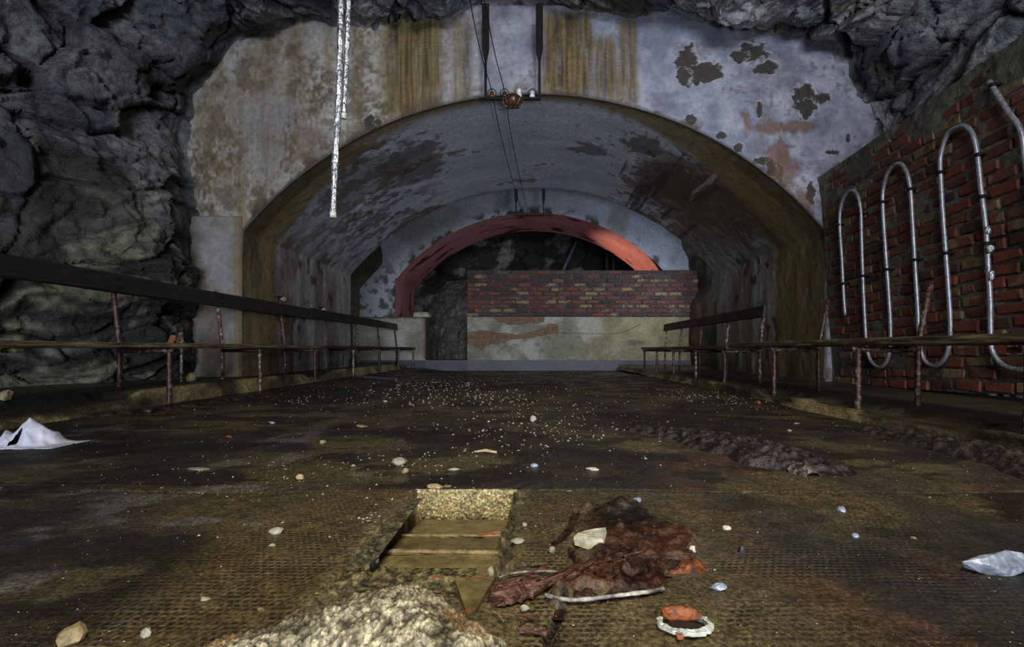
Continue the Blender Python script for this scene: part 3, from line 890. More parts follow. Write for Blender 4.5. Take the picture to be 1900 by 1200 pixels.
def build_floor():
    xs = np.concatenate([np.arange(-3.6, -0.95, 0.026), np.arange(-0.95, 1.0, 0.0062), np.arange(1.0, 3.8, 0.026)])
    ys = np.concatenate([np.arange(-2.6, 0.55, 0.15), np.arange(0.55, 1.55, 0.0052), np.arange(1.55, 4, 0.018), np.arange(4, 11.0, 0.05), np.arange(11.0, 15.6, 0.3)])
    X, Y = np.meshgrid(xs, ys, indexing='ij')
    n1 = fbm(X * 1.3, Y * 1.3, 0 * X, 5, 611); n2 = fbm(X * 5, Y * 5, 0 * X, 5, 612); n3 = fbm(X * 22, Y * 22, 0 * X, 4, 613); n4 = fbm(X * 70, Y * 70, 0 * X, 2, 614)
    Z = floor_z(X, Y) + 0.012 * (n1 - 0.5) + 0.006 * (n2 - 0.5) + 0.004 * (n3 - 0.5)
    c = mixc(lin(90, 78, 52), lin(58, 50, 38), sstep(0.35, 0.65, n2))
    c = mixc(c, lin(34, 30, 28), 0.75 * sstep(0.46, 0.62, n1))
    c = mixc(c, lin(104, 92, 60), 0.55 * sstep(0.52, 0.68, fbm(X * 2.4 + 5, Y * 2.4, 0 * X, 5, 615)) * sstep(5.5, 3.0, Y))
    # pale dried puddle rims on the left
    c = mixc(c, lin(120, 120, 120), 0.45 * sstep(0.63, 0.70, fbm(X * 5.5, Y * 7, 0 * X, 3, 616)) * sstep(-0.3, -0.8, X) * sstep(3.2, 2.2, Y))
    c = mixc(c, lin(26, 22, 18), 0.7 * sstep(0.50, 0.60, fbm(X * 9, Y * 12, 0 * X, 5, 621)) * sstep(0.40, 0.55, n1))
    # red brown mud staining around the right side of the pit
    px = [fl(x, y) for x, y in [(1000, 1130), (1180, 1100), (1280, 1040), (1260, 985), (1180, 945), (1090, 950), (1080, 1000), (1100, 1040)]]
    sd = poly_in(X, Y, [(p.x, p.y) for p in px]) + 0.12 * (n2 - 0.5) + 0.1 * (n3 - 0.5)
    mud = sstep(-0.02, 0.03, sd)
    c = mixc(c, mixc(lin(34, 19, 13), lin(76, 44, 28), sstep(0.4, 0.62, n3)), 0.85 * mud)
    c = mixc(c, lin(96, 58, 34), 0.6 * sstep(0.55, 0.66, fbm(X * 3 + 7, Y * 3, 0 * X, 4, 617)) * sstep(0.3, 0.6, X) * sstep(3.0, 1.2, Y))
    c = mixc(c, lin(24, 19, 16), 0.8 * sstep(0.56, 0.63, fbm(X * 4 + 2, Y * 6, 0 * X, 5, 620)) * sstep(4.5, 3.0, Y))
    Z = Z + mud * (0.004 + 0.022 * np.maximum(n3 - 0.42, 0) / 0.4 + 0.006 * n4)
    # yellowish paler screed on both sides of the pit
    cl = np.exp(-((np.maximum(np.abs(X + 0.40) - 0.16, 0) / 0.10) ** 2)) * sstep(1.42, 1.36, Y)
    c = mixc(c, mixc(lin(126, 106, 60), lin(98, 82, 50), n2), 0.65 * cl * (1 - mud))
    cl2 = np.exp(-((np.maximum(np.abs(X - 0.12) - 0.16, 0) / 0.2) ** 2)) * sstep(1.42, 1.36, Y)
    c = mixc(c, mixc(lin(116, 102, 70), lin(84, 74, 50), n2), 0.55 * cl2 * (1 - mud))
    # dimples: two strips of the near bay
    wear = sstep(0.44, 0.60, fbm(X * 4.4, Y * 4.4, 0 * X, 4, 618))
    wear2 = sstep(0.3, 0.42, fbm(X * 3 + 3, Y * 3, 0 * X, 3, 619))
    mk = np.where(X < -0.2, sstep(-0.86, -0.62, X) * (0.10 + 0.90 * wear2) * sstep(-0.345, -0.37, X), (0.05 + 0.95 * wear) * sstep(-0.03, 0.0, X) * sstep(1.4, 0.7, X)) * sstep(1.375, 1.35, Y) * (1 - 0.9 * mud)
    rough = 0.24 + 0.36 * sstep(0.3, 0.7, n2) - 0.08 * sstep(0.5, 0.65, n1)
    rough = np.where(mud > 0.5, 0.15 + 0.2 * n3, rough)
    # joints of the bays
    jt = np.minimum(np.abs(Y - 1.378 - 0.004 * np.sin(X * 9)), np.where(X < -0.9, np.abs(Y - 1.47), 9))
    k = sstep(0.008, 0.002, jt)
    k2 = sstep(0.035, 0.008, np.abs(X + 0.03 + 0.02 * np.sin(Y))) * (Y > 1.6)
    c = mixc(c, lin(16, 14, 12), 0.85 * k); c = mixc(c, lin(30, 27, 24), 0.45 * k2)
    Z = Z - 0.008 * k
    for pts, wd in CRACKS:
        pp = [(fl(*p).x, fl(*p).y) for p in pts]
        d, _ = line_d(X + 0.012 * (n3 - 0.5), Y + 0.012 * (n2 - 0.5), pp)
        k = sstep(wd * 1.7, wd * 0.6, d + 0.008 * (n4 - 0.5))
        c = mixc(c, lin(14, 13, 11), 0.95 * k); Z = Z - 0.012 * k
    # broken edge around the pit, then the pit itself
    sd = pit_sd(X, Y)
    near = sstep(-0.06, 0.0, sd) * (Y < 1.385)
    rub = near * sstep(0.42, 0.6, n3)
    Z = Z + 0.008 * rub
    c = mixc(c, mixc(lin(84, 78, 54), lin(128, 118, 84), n4), 0.6 * near)
    ins = sstep(0.0, 0.006, sd)
    wallf = sstep(0.0, 0.006, sd) * sstep(0.014, 0.008, sd)
    Z = Z * (1 - ins) + ins * (-PITD - 0.05 + 0.01 * n3)
    sand = sstep(1.36, 1.385, Y) * (X > PIT[0] - 0.01) * (X < PIT[1] + 0.01) * (Y < 1.402)
    c = mixc(c, mixc(lin(60, 54, 36), lin(110, 100, 64), n4), 0.8 * ins)
    c = mixc(c, mixc(lin(150, 136, 92), lin(214, 200, 150), n4), sand * ins)
    mk = mk * (1 - near)
    # gutter kink at the foot of the side platforms gets dirt
    for kx, sg in ((-2.72, 1), (1.84, -1)):
        c = mixc(c, lin(30, 25, 20), 0.7 * sstep(0.22, 0.02, sg * (X - kx) + 0.2 * (n2 - 0.5)))
    tag(grid('floor', np.stack([X, Y, Z], -1), c, rough, M_FLOOR, extra=mk), 'wet dark brown screed floor with dimpled bays', kind='structure')
    return bpy.data.objects['floor']


FLOOR = build_floor()


# side platforms with crumbling kerbs
def build_platform(name, xk, xo, h, label, seed, rag):
    sg = 1 if xk < 0 else -1                          # towards the axis
    ys = np.concatenate([np.arange(-2.5, 1.4, 0.12), np.arange(1.4, 6.0, 0.016), np.arange(6.0, 10.58, 0.05)])
    prof = np.array([(0.03, -0.02), (0.015, 0.01), (0.008, 0.03), (0.002, 0.05), (0.0, 0.07), (-0.004, 0.085), (-0.012, 0.095), (-0.025, 0.1), (-0.05, 0.1), (-0.08, 0.1), (-0.11, 0.1), (-0.15, 0.1), (-0.2, 0.1), (-0.26, 0.1),
                     (-0.33, 0.1), (-0.4, 0.1), (-0.5, 0.1), (-0.65, 0.1), (-0.8, 0.1), (-1.0, 0.1), (-1.4, 0.1), (-1.9, 0.1)])
    A = prof[:, 0][:, None] + 0 * ys; Bz = prof[:, 1][:, None] / 0.1 * h + 0 * ys; Y = ys[None] + 0 * A
    lim = abs(xo - xk)
    A = np.maximum(A, -lim)
    nb = fbm(Y * 2.1, Bz * 6, 0 * A, 4, seed); nf = fbm(Y * 9, A * 9, Bz * 20, 4, seed + 1)
    A = A + (rag * (nb - 0.5) + 0.03 * (nf - 0.5)) * (A > -lim * 0.6)
    broken = sstep(0.55, 0.7, fbm(Y * 1.3, 0 * A, 0 * A, 3, seed + 2))
    Bz = Bz * (1 - 0.45 * broken * (A > -0.2)) + 0.014 * (nf - 0.5)
    X = xk + sg * A
    if xk > 0:
        X = X + 0.02 * (Y < 3) * (3 - Y)
    c = mixc(lin(78, 70, 50), lin(142, 128, 90), sstep(0.35, 0.65, nb))
    face = (A > -0.03)
    c = mixc(c, mixc(lin(46, 42, 34), lin(62, 56, 44), nf), (0.85 * (~face)))
    c = mixc(c, lin(30, 27, 22), 0.75 * sstep(0.52, 0.64, fbm(Y * 3, A * 4, Bz * 8, 4, seed + 3)))
    tag(grid(name, np.stack([X, Y, Bz + 0 * X], -1), c, 0.42 + 0 * X, M_HEAP), label, kind='structure')


build_platform('trim_3', -2.72, -3.9, 0.125, 'crumbling concrete kerb and platform under the left benches', 701, 0.10)
build_platform('trim_4', 1.84, 3.3, 0.075, 'worn low concrete kerb and platform under the right benches', 721, 0.14)

# ------------------------------------------------------------------ brick wall on the right
WO = Vector((3.085, 4.98, 0.04)); WU = Vector((-0.022, -1.0, 0.040)).normalized(); WV = Vector((-0.066, 0.0, 1.0)).normalized(); WN = WU.cross(WV).normalized()
if WN.x > 0: WN = -WN
WH = 2.14                                            # height up the wall


def wpt(u, v, w=0.0): return WO + WU * u + WV * v + WN * w


def on_wall(px, py, w=0.0):
    """(u, v) of the point of the wall seen at px, py"""
    d = Vector(((px - PX0) / FPX, 1.0, (PY0 - py) / FPX))
    c = Vector((0, 0, CH))
    o = WO + WN * w
    t = (o - c).dot(WN) / d.dot(WN)
    p = c + d * t - o
    a = WU.dot(WV); pu, pv = p.dot(WU), p.dot(WV)
    v = (pv - a * pu) / (1 - a * a); u = pu - a * v
    return u, v


def brick_variants(sx, sy, sz, mat, n=10, seed=0):
    out = []
    for i in range(n):
        V, F = cbox(sx * random.Random(seed + i).uniform(0.93, 1.0), sy, sz * random.Random(seed + i + 50).uniform(0.9, 1.02), 0.0045, 0.0045, seed + i)
        out.append(mesh('brick', V, F, mat))
    return out


def frame_matrix(o, u, v, n):
    return Matrix(((u.x, n.x, v.x, o.x), (u.y, n.y, v.y, o.y), (u.z, n.z, v.z, o.z), (0, 0, 0, 1)))


def build_right_wall():
    us = np.concatenate([np.arange(0, 2.45, 0.0125), np.arange(2.45, 4.2, 0.05)]); vs = np.arange(0, WH + 0.001, 0.0125)
    U, Vv = np.meshgrid(us, vs, indexing='ij')
    smear = fbm(U * 3.4, Vv * 5, 0 * U, 4, 801); nf = fbm(U * 22, Vv * 22, 0 * U, 3, 802)
    upper = sstep(1.3, 2.0, Vv) * 0.5 + sstep(0.7, 0.0, U) * 0.35
    Wd = 0.034 * (smear - 0.5) + 0.014 * (nf - 0.5) + 0.004 * upper + 0.013 * sstep(1.80, 2.05, Vv) * sstep(0.35, 0.55, smear) - 0.003
    c = mixc(lin(74, 75, 70), lin(108, 107, 98), smear)
    c = mixc(c, lin(46, 47, 48), 0.8 * sstep(0.52, 0.68, fbm(U * 2.0, Vv * 2.0, 0 * U, 3, 803)))
    c = mixc(c, lin(50, 46, 40), 0.7 * sstep(0.5, 0.1, Vv))
    P = np.array(WO)[None, None] + U[..., None] * np.array(WU) + Vv[..., None] * np.array(WV) + Wd[..., None] * np.array(WN)
    wl = tag(grid('wall_right', P, c, 0.7 + 0 * U, M_MORTAR), 'roughly pointed red brick wall on the right', kind='structure')
    # top and far end of the wall, 12 cm thick
    top = [wpt(0, WH, 0.0), wpt(4.15, WH, 0.0), wpt(4.15, WH, -0.14), wpt(0, WH, -0.14)]
    endq = [wpt(0, 0, 0), wpt(0, WH, 0), wpt(0, WH, -0.14), wpt(0, 0, -0.14)]
    back = [wpt(0, 0, -0.14), wpt(0, WH, -0.14), wpt(4.15, WH, -0.14), wpt(4.15, 0, -0.14)]
    cap = obj('wall_cap', top + endq + back, [[0, 1, 2, 3], [4, 5, 6, 7], [8, 9, 10, 11]], M_CAP, wl)
    # bricks
    pu, pv = 0.226, 0.0838
    var = brick_variants(0.214, 0.055, 0.072, M_BRICK, 12, 10)
    R = random.Random(5)
    rows = int(WH / pv)
    far_v, far_f = [], []
    for r in range(rows):
        v = 0.045 + r * pv
        u = -0.113 * (r % 2) + R.uniform(-0.02, 0.02) + 0.11
        while u < 4.1:
            w = R.choice([1, 1, 1, 1, 1, 0.5]) if u > 0.1 else 1
            uu = u if w == 1 else u - pu / 4
            if uu - 0.1 * w < 0.0:
                u += pu * w; continue
            depth = -0.0205 + R.uniform(-0.005, 0.006)
            o = wpt(uu, v + R.uniform(-0.005, 0.005), depth)
            rot = Matrix.Rotation(R.uniform(-0.012, 0.012), 4, 'Y') @ Matrix.Diagonal((w * 0.98, 1, R.uniform(0.9, 1.03), 1))
            M = frame_matrix(o, WU, WV, WN) @ rot
            me = R.choice(var)
            p = o - Vector((0, 0, CH))
            xp = PX0 + FPX * p.x / p.y if p.y > 0.2 else 9e9
            if xp < 1935:
                b = bpy.data.objects.new('brick', me)
                b.matrix_world = M
                COL.objects.link(b); b.parent = wl
            else:
                n = len(far_v)
                far_v += [tuple(M @ vv.co) for vv in me.vertices]; far_f += [[i + n for i in f.vertices] for f in me.polygons]
            u += pu * w
    s = obj('brickwork', far_v, far_f, M_BRICK, wl)
    s['kind'] = 'stuff'
    return wl


M_CAP = plain_mat('cement_cap', [(0.3, T(52, 52, 54)), (0.7, T(96, 94, 90))], 9, (0.7, 0.9), bump=0.6, bscale=40, bdist=0.01)
WALLR = build_right_wall()


# ------------------------------------------------------------------ low rear wall: plastered below, bare bricks above
def build_low_wall():
    Yw = YB - 0.14
    sc = Yw / FPX
    def lx(px): return (px - PX0) * sc
    def lz(py): return CH + (PY0 - py) * sc
    x0, x1 = lx(867), lx(1296)
    zt = lz(588)
    patches = [[(92, 835), (180, 818), (300, 835), (420, 850), (520, 835), (600, 810), (640, 780), (685, 785), (688, 840), (580, 855), (520, 870), (400, 880), (300, 905), (240, 915), (180, 948), (130, 920), (88, 905)],
               [(270, 730), (604, 730), (594, 770), (450, 782), (380, 786), (330, 772), (285, 765)]]
    patches = [[(lx(840 + a / 3.53), lz(380 + b / 3.53)) for a, b in p] for p in patches]
    xs = np.arange(x0, x1 + 0.6, 0.0125); zs = np.linspace(-0.12, zt, 110)
    X, Z = np.meshgrid(xs, zs, indexing='ij')
    n1 = fbm(X * 2.4, Z * 2.4, 0 * X, 5, 901); n2 = fbm(X * 12, Z * 12, 0 * X, 4, 902); n3 = fbm(X * 5, Z * 5, 0 * X, 4, 905)
    sd = np.maximum.reduce([poly_in(X, Z, p) for p in patches]) + 0.05 * (n2 - 0.5)
    k = sstep(-0.004, 0.01, sd)
    c = mixc(lin(170, 168, 160), lin(126, 122, 106), sstep(0.38, 0.62, 0.6 * n1 + 0.4 * n3))
    c = mixc(c, lin(100, 96, 86), 0.5 * sstep(0.52, 0.62, n2) * sstep(0.45, 0.6, n3))
    c = mixc(c, mixc(lin(158, 146, 92), lin(120, 106, 60), n3), 0.75 * sstep(0.4, 2.2, X + 0.8 * (n1 - 0.5)))
    c = mixc(c, lin(82, 66, 52), 0.7 * sstep(1.0, 0.3, np.hypot((X - lx(1180)) / 0.32, (Z - lz(636)) / 0.09) + 0.8 * (n2 - 0.5)))
    c = mixc(c, lin(106, 104, 100), 0.6 * sstep(0.56, 0.66, n2) * sstep(0.4, 0.6, n1))
    crack, _ = line_d(X + 0.02 * (n2 - 0.5), Z + 0.02 * (n3 - 0.5), [(lx(1040), lz(617)), (lx(1085), lz(619)), (lx(1145), lz(619)), (lx(1168), lz(612)), (lx(1188), lz(601))])
    c = mixc(c, lin(50, 44, 40), 0.8 * sstep(0.012, 0.003, crack))
    skirt = sstep(lz(669), lz(667), Z)
    c = mixc(c, mixc(lin(76, 79, 94), lin(116, 116, 120), n1), 1 - skirt)
    c = mixc(c, lin(44, 42, 40), 0.7 * sstep(0.06, 0.0, Z + 0.09) * sstep(0.3, 0.6, n2))
    edge = sstep(0.0, 0.02, sd) * sstep(0.03, 0.015, sd)
    c = mixc(c, lin(122, 102, 80), 0.95 * k)
    Y = Yw + 0.022 * k + 0.006 * (n1 - 0.5) - 0.012 * (1 - skirt)
    wl = tag(grid('wall_back', np.stack([X, Y, Z], -1), c, 0.6 + 0 * X, M_PLASTER), 'low plastered wall with bare brick courses on top closing the rear arch', kind='structure')
    # pale bricks laid bare where the plaster came off
    pu, pv = 0.30, 0.093
    var = brick_variants(0.272, 0.03, 0.074, M_BRICKPALE, 6, 60)
    R = random.Random(9)
    for r in range(12):
        z = 0.02 + r * pv
        for i in range(-1, 12):
            x = x0 + (i + 0.5 * (r % 2)) * pu
            if max(poly_in(np.array([x]), np.array([z]), p)[0] for p in patches) > -0.012 and x > x0 + 0.1:
                b = bpy.data.objects.new('brick', R.choice(var))
                b.location = (x, Yw + 0.022 + R.uniform(-0.003, 0.004), z)
                COL.objects.link(b); b.parent = wl
    # side, top and the mortar bed of the bare courses
    zt2 = lz(501)
    xs = np.arange(x0, x1 + 0.35, 0.02); zs = np.arange(zt, zt2 + 0.001, 0.0155)
    X, Z = np.meshgrid(xs, zs, indexing='ij')
    nn = fbm(X * 6, Z * 9, 0 * X, 4, 911)
    c = mixc(lin(46, 50, 56), lin(84, 86, 86), nn)
    xr = lx(1268) + 0.25 * sstep(lz(545), lz(580), Z) + 0.05 * (nn - 0.5)
    grid('mortar_bed', np.stack([X, Yw + 0.022 - 0.022 * (nn - 0.5), Z], -1), c, 0.7 + 0 * X, M_MORTAR, parent=wl)
    box = lambda a, b, ya, yb, za, zb: ([(a, ya, za), (b, ya, za), (b, yb, za), (a, yb, za), (a, ya, zb), (b, ya, zb), (b, yb, zb), (a, yb, zb)], [[0, 1, 2, 3], [4, 5, 6, 7], [0, 1, 5, 4], [1, 2, 6, 5], [2, 3, 7, 6], [3, 0, 4, 7]])
    V, F = box(x0 + 0.002, x1 + 0.3, Yw + 0.04, Yw + 0.42, -0.12, zt2)
    obj('core', V, F, M_CAP, wl)
    light = brick_variants(0.272, 0.05, 0.074, M_BRICKBACK, 10, 80)
    dark = brick_variants(0.272, 0.05, 0.074, M_BRICKDARK, 6, 95)
    rows = 11
    pv2 = (zt2 - zt) / rows
    for r in range(rows):
        z = zt + (r + 0.5) * pv2
        var = light if r < 8 and r not in (0,) else dark + light[:2]
        x = x0 + 0.14 + (0.15 if r % 2 else 0.0) + R.uniform(-0.03, 0.03)
        if r % 2:
            b = bpy.data.objects.new('brick', R.choice(var))
            b.location = (x0 + 0.068, Yw + 0.022, z); b.scale = (0.46, 1, 1)
            COL.objects.link(b); b.parent = wl
            x = x0 + 0.29
        while x < x1 + 0.2:
            b = bpy.data.objects.new('brick', R.choice(var))
            b.location = (x, Yw + 0.022 + R.uniform(-0.007, 0.007), z + R.uniform(-0.004, 0.004))
            b.rotation_euler = (0, R.uniform(-0.01, 0.01), 0)
            b.scale = (R.uniform(0.92, 1.02), 1, R.uniform(0.9, 1.04))
            COL.objects.link(b); b.parent = wl
            x += 0.30 * R.uniform(0.97, 1.04)
    # the part left of the doorway
    xa, xb = -3.9, lx(790)
    zt3 = lz(588)
    xs = np.arange(xa, xb + 0.001, 0.014); zs = np.linspace(-0.12, zt3, 90)
    X, Z = np.meshgrid(xs, zs, indexing='ij')
    n1 = fbm(X * 2.4, Z * 2.4, 0 * X, 5, 921); n2 = fbm(X * 12, Z * 12, 0 * X, 4, 922)
    c = mixc(lin(176, 176, 166), lin(130, 128, 112), sstep(0.35, 0.65, n1))
    c = mixc(c, lin(74, 78, 98), sstep(lz(667), lz(669), Z))
    c = mixc(c, lin(130, 66, 40), 0.9 * sstep(0.05, 0.02, xb - X + 0.05 * (n2 - 0.5)) * (Z > 0.2))
    c = mixc(c, lin(50, 36, 30), 0.9 * sstep(0.05, 0.0, zt3 - Z + 0.06 * (n2 - 0.5)))
    w2 = tag(grid('wall_stub', np.stack([X, Yw - 0.01 + 0.006 * n1, Z], -1), c, 0.6 + 0 * X, M_PLASTER), 'low white plastered wall left of the rear doorway', kind='structure')
    V, F = box(xa, xb - 0.002, Yw + 0.012, Yw + 0.42, -0.12, zt3 - 0.004)
    obj('core', V, F, M_CAP, w2)
    V, F = tf(cbox(0.34, 0.3, 0.12, 0.012, 0.01, 4), Matrix.Translation((lx(778), Yw + 0.3, zt3 + 0.055)))
    obj('ledge_stone', V, F, M_PALESTONE, w2)
    # threshold step under the doorway
    xs = np.arange(xb - 0.02, x0 + 0.02, 0.02); zs = np.linspace(-0.12, lz(668), 20)
    X, Z = np.meshgrid(xs, zs, indexing='ij')
    n1 = fbm(X * 4, Z * 4, 0 * X, 4, 931)
    w3 = tag(grid('wall_threshold', np.stack([X, Yw - 0.01 + 0.02 * n1, Z], -1), mixc(lin(70, 72, 86), lin(112, 112, 118), n1), 0.6 + 0 * X, M_PLASTER), 'grey raised sill of the rear doorway', kind='structure')
    V, F = box(xb - 0.02, x0 + 0.02, Yw + 0.012, Yw + 0.8, -0.12, lz(668))
    obj('core', V, F, M_CAP, w3)


build_low_wall()


# ================================================================== THINGS
# ------------------------------------------------------------------ benches
def bench(name, label, xf, xb, frames, seat_y, back_y, post_len, zfloor_f, zfloor_b, seat_z, back_z, group, seed, lean=0.055):
    """pipe frames (front leg, back post, seat rail) carrying planks; frames: depths of the frames"""
    sg = 1 if xb > xf else -1                          # away from the axis
    R = random.Random(seed)
    base = Vector((xf, frames[0], 0))
    root = empty(name, base)
    tag(root, label, 'bench', group)
    for i, Y in enumerate(frames):
        rr = 0.0165
        zf = zfloor_f + float(floor_z(np.array(xf), np.array(Y)))
        pf = [Vector((xf + R.uniform(-.008, .008), Y, zf)) - base, Vector((xf, Y, (zf + seat_z[0]) / 2)) - base, Vector((xf, Y, seat_z[0] - 0.005)) - base]
        obj('leg', *tube(catmull(pf, 4), rr, 8, wob=0.08, seed=seed + i), M_RUST, root, smooth=True)
        topz = post_len[i] if hasattr(post_len, '__len__') else post_len
        hb = topz - 0.42
        pb = [Vector((xb, Y, zfloor_b)) - base, Vector((xb, Y, seat_z[0])) - base, Vector((xb + sg * lean * max(hb, 0.01) / 0.5, Y, topz)) - base]
        obj('back_post', *tube([pb[0], (pb[0] + pb[1]) / 2, pb[1], (pb[1] + pb[2]) / 2, pb[2]], rr, 8, wob=0.08, seed=seed + 40 + i), M_RUST, root, smooth=True)
        obj('seat_rail', *tube([Vector((xf - sg * 0.03, Y, seat_z[0] - 0.018)) - base, Vector((xb, Y, seat_z[0] - 0.022)) - base], 0.0165, 8, wob=0.06, seed=seed + 80 + i), M_RUST, root, smooth=True)
    wid = abs(xb - xf) + 0.0
    pw = wid / 2 - 0.006
    for k in range(2):
        xc = xf - sg * 0.035 + sg * (pw / 2 + k * (pw + 0.012))
        L = seat_y[1] - seat_y[0]
        V, F = plank(pw, L, seat_z[1] - seat_z[0], seed + k)
        obj('seat_plank', *tf((V, F), Matrix.Translation(Vector((xc, (seat_y[0] + seat_y[1]) / 2, sum(seat_z) / 2)) - base)), M_SEAT, root)
    if back_y:
        z0, z1 = back_z
        L = back_y[1] - back_y[0]
        V, F = plank(0.03, L, z1 - z0, seed + 9)
        xm = xb + sg * lean * ((z0 + z1) / 2 - 0.42) / 0.5 - sg * 0.032
        ang = -sg * -math.atan(lean / 0.5)
        obj('backrest_plank', *tf((V, F), Matrix.Translation(Vector((xm, (back_y[0] + back_y[1]) / 2, (z0 + z1) / 2)) - base) @ Matrix.Rotation(ang, 4, 'Y')), M_WOOD, root)
        for i, Y in enumerate(frames):                 # bolt heads
            for dz in (-0.03, 0.03):
                V, F = lathe([(0.011, 0), (0.011, 0.006), (0.006, 0.009)], 8)
                zz = (z0 + z1) / 2 + dz
                Mx = Matrix.Translation(Vector((xb + sg * lean * (zz - 0.42) / 0.5 - sg * 0.047, Y, zz)) - base) @ Matrix.Rotation(-sg * math.pi / 2, 4, 'Y')
                obj('bolt', *tf((V, F), Mx), M_IRON, root)
    return root


def plank(w, L, h, seed, nseg=14):
    """long plank with slightly wavy, worn edges"""
    R = random.Random(seed)
    V, F = [], []
    b = min(0.008, h * 0.25, w * 0.25)
    ring = [(-w / 2 + b, -h / 2), (w / 2 - b, -h / 2), (w / 2, -h / 2 + b), (w / 2, h / 2 - b), (w / 2 - b, h / 2), (-w / 2 + b, h / 2), (-w / 2, h / 2 - b), (-w / 2, -h / 2 + b)]
    for i in range(nseg + 1):
        y = -L / 2 + L * i / nseg
        for x, z in ring:
            V.append((x + R.uniform(-.0025, .0025), y, z + R.uniform(-.003, .003)))
    for i in range(nseg):
        for k in range(8):
            F.append([i * 8 + k, i * 8 + (k + 1) % 8, (i + 1) * 8 + (k + 1) % 8, (i + 1) * 8 + k])
    F.append(list(range(8))[::-1]); F.append([nseg * 8 + k for k in range(8)])
    return V, F


LF = [3.41, 4.54, 5.68]
bench('bench', 'long dark bench at the rock face, nearest on the left side', -2.56, -2.91, [2.25] + LF, (1.2, 5.84), (1.2, 6.35), 0.95, 0.0, 0.12, (0.415, 0.45), (0.80, 0.935), 'benches along both sides of the vault', 100)
bench('bench', 'dark bench at the far left, ending before the low white wall', -2.56, -2.91, [6.89, 8.05, 9.18, 10.3], (5.86, 10.36), (6.36, 10.4), 0.96, 0.0, 0.09, (0.42, 0.45), (0.82, 0.95), 'benches along both sides of the vault', 130)
bench('bench', 'bench before the brick wall with bare leaning posts and no backrest', 1.9, 2.25, [1.86, 2.84, 3.83], (1.2, 4.62), None, [0.80, 0.80, 0.80], 0.0, 0.06, (0.425, 0.468), None, 'benches along both sides of the vault', 160, lean=0.10)
bench('bench', 'dark bench with backrest plank at the far right in the vault', 1.9, 2.25, [4.82, 5.68, 6.58, 7.47, 8.3], (4.70, 8.42), (4.74, 8.36), 0.83, 0.0, 0.03, (0.405, 0.44), (0.72, 0.835), 'benches along both sides of the vault', 190)

# small wooden blocks wedged under the near seats
for nm, p, lab in (('wood_block', at(22, 648, 2.42), 'short pale wood block wedged under the near left seat'), ('wood_block', at(1893, 647, 1.95), 'short pale wood block under the near right seat')):
    o = obj(nm, *cbox(0.075, 0.05, 0.026, 0.003, 0.003, 3), M_TANSTONE, loc=(p.x, p.y, 0.400))
    tag(o, lab, 'block')

# rusty junction box fixed to the rock behind the left seat
p = at(332, 628, 4.25)
jb = empty('junction_box', p); tag(jb, 'small rust-red junction box on the rock behind the left bench', 'box')
obj('casing', *cbox(0.09, 0.06, 0.12, 0.012, 0.01, 5), M_RUST, jb)
obj('door', *tf(cbox(0.045, 0.012, 0.09, 0.004, 0.006, 6), Matrix.Translation((-0.035, -0.035, -0.015)) @ Matrix.Rotation(0.5, 4, 'Z') @ Matrix.Rotation(0.4, 4, 'Y')), M_ORANGE, jb)
obj('conduit', *tube([(0.03, -0.01, 0.05), (0.03, -0.01, -0.50)], 0.012, 8), M_RUST, jb, smooth=True)
# little lamp brackets on the left vault wall, above the backrest
for x, y, Y, lab in ((522, 556, 5.72, 'small black bracket with a pale cement blob above the left backrest'), (598, 575, 6.85, 'smaller black bracket on the vault wall above the far left backrest')):
    q = at(x, y, Y)
    br = empty('wall_bracket', q); tag(br, lab, 'bracket', 'iron brackets above the left backrest')
    obj('arm', *tf(cbox(0.05, 0.16, 0.016, 0.003, 0.002, 1), Matrix.Translation((-0.01, 0, 0.03))), M_IRON, br)
    obj('cement_blob', *tf(stone(0.03, 0.06, 0.035, 3, 2, 0.3, False), Matrix.Translation((0, 0.06, -0.02))), M_PALESTONE, br, smooth=True)
    obj('strut', *tube([(0.0, -0.07, 0.03), (0.0, -0.07, -0.09)], 0.006, 6), M_IRON, br)

# ------------------------------------------------------------------ serpentine heating pipe on the brick wall
SER = [(1568, 585), (1565, 540), (1562, 480), (1558, 420), (1559, 390), (1566, 366), (1580, 353), (1591, 362), (1597, 392), (1599, 460), (1602, 540), (1606, 615), (1609, 648), (1617, 671), (1632, 681), (1644, 672), (1651, 648),
       (1652, 600), (1647, 520), (1642, 450), (1638, 385), (1639, 350), (1649, 318), (1667, 303), (1681, 316), (1689, 350), (1693, 410), (1697, 480), (1702, 560), (1705, 620), (1709, 652), (1719, 672), (1736, 678), (1752, 666), (1761, 640),
       (1763, 595), (1757, 500), (1751, 420), (1745, 320), (1746, 285), (1759, 248), (1785, 233), (1803, 246), (1813, 284), (1820, 350), (1829, 420), (1834, 500), (1837, 560), (1838, 618), (1841, 650), (1860, 676), (1890, 685), (1918, 677), (1936, 650),
       (1936, 600), (1926, 500), (1913, 380), (1901, 290), (1893, 240), (1868, 203), (1835, 150)]
ser = empty('serpentine_pipe', wpt(0.5, 0.1, 0.0))
tag(ser, 'silver serpentine heating pipe with hairpin bends on the brick wall', 'pipe')
inv = ser.location.copy()
ruv = [on_wall(x, y, 0.045) for x, y in SER]
path = [wpt(u, v, 0.045) - inv for u, v in ruv]
obj('pipe', *tube(catmull(path, 5), 0.0150, 10, wob=0.05, seed=3), M_SILVER, ser, smooth=True)
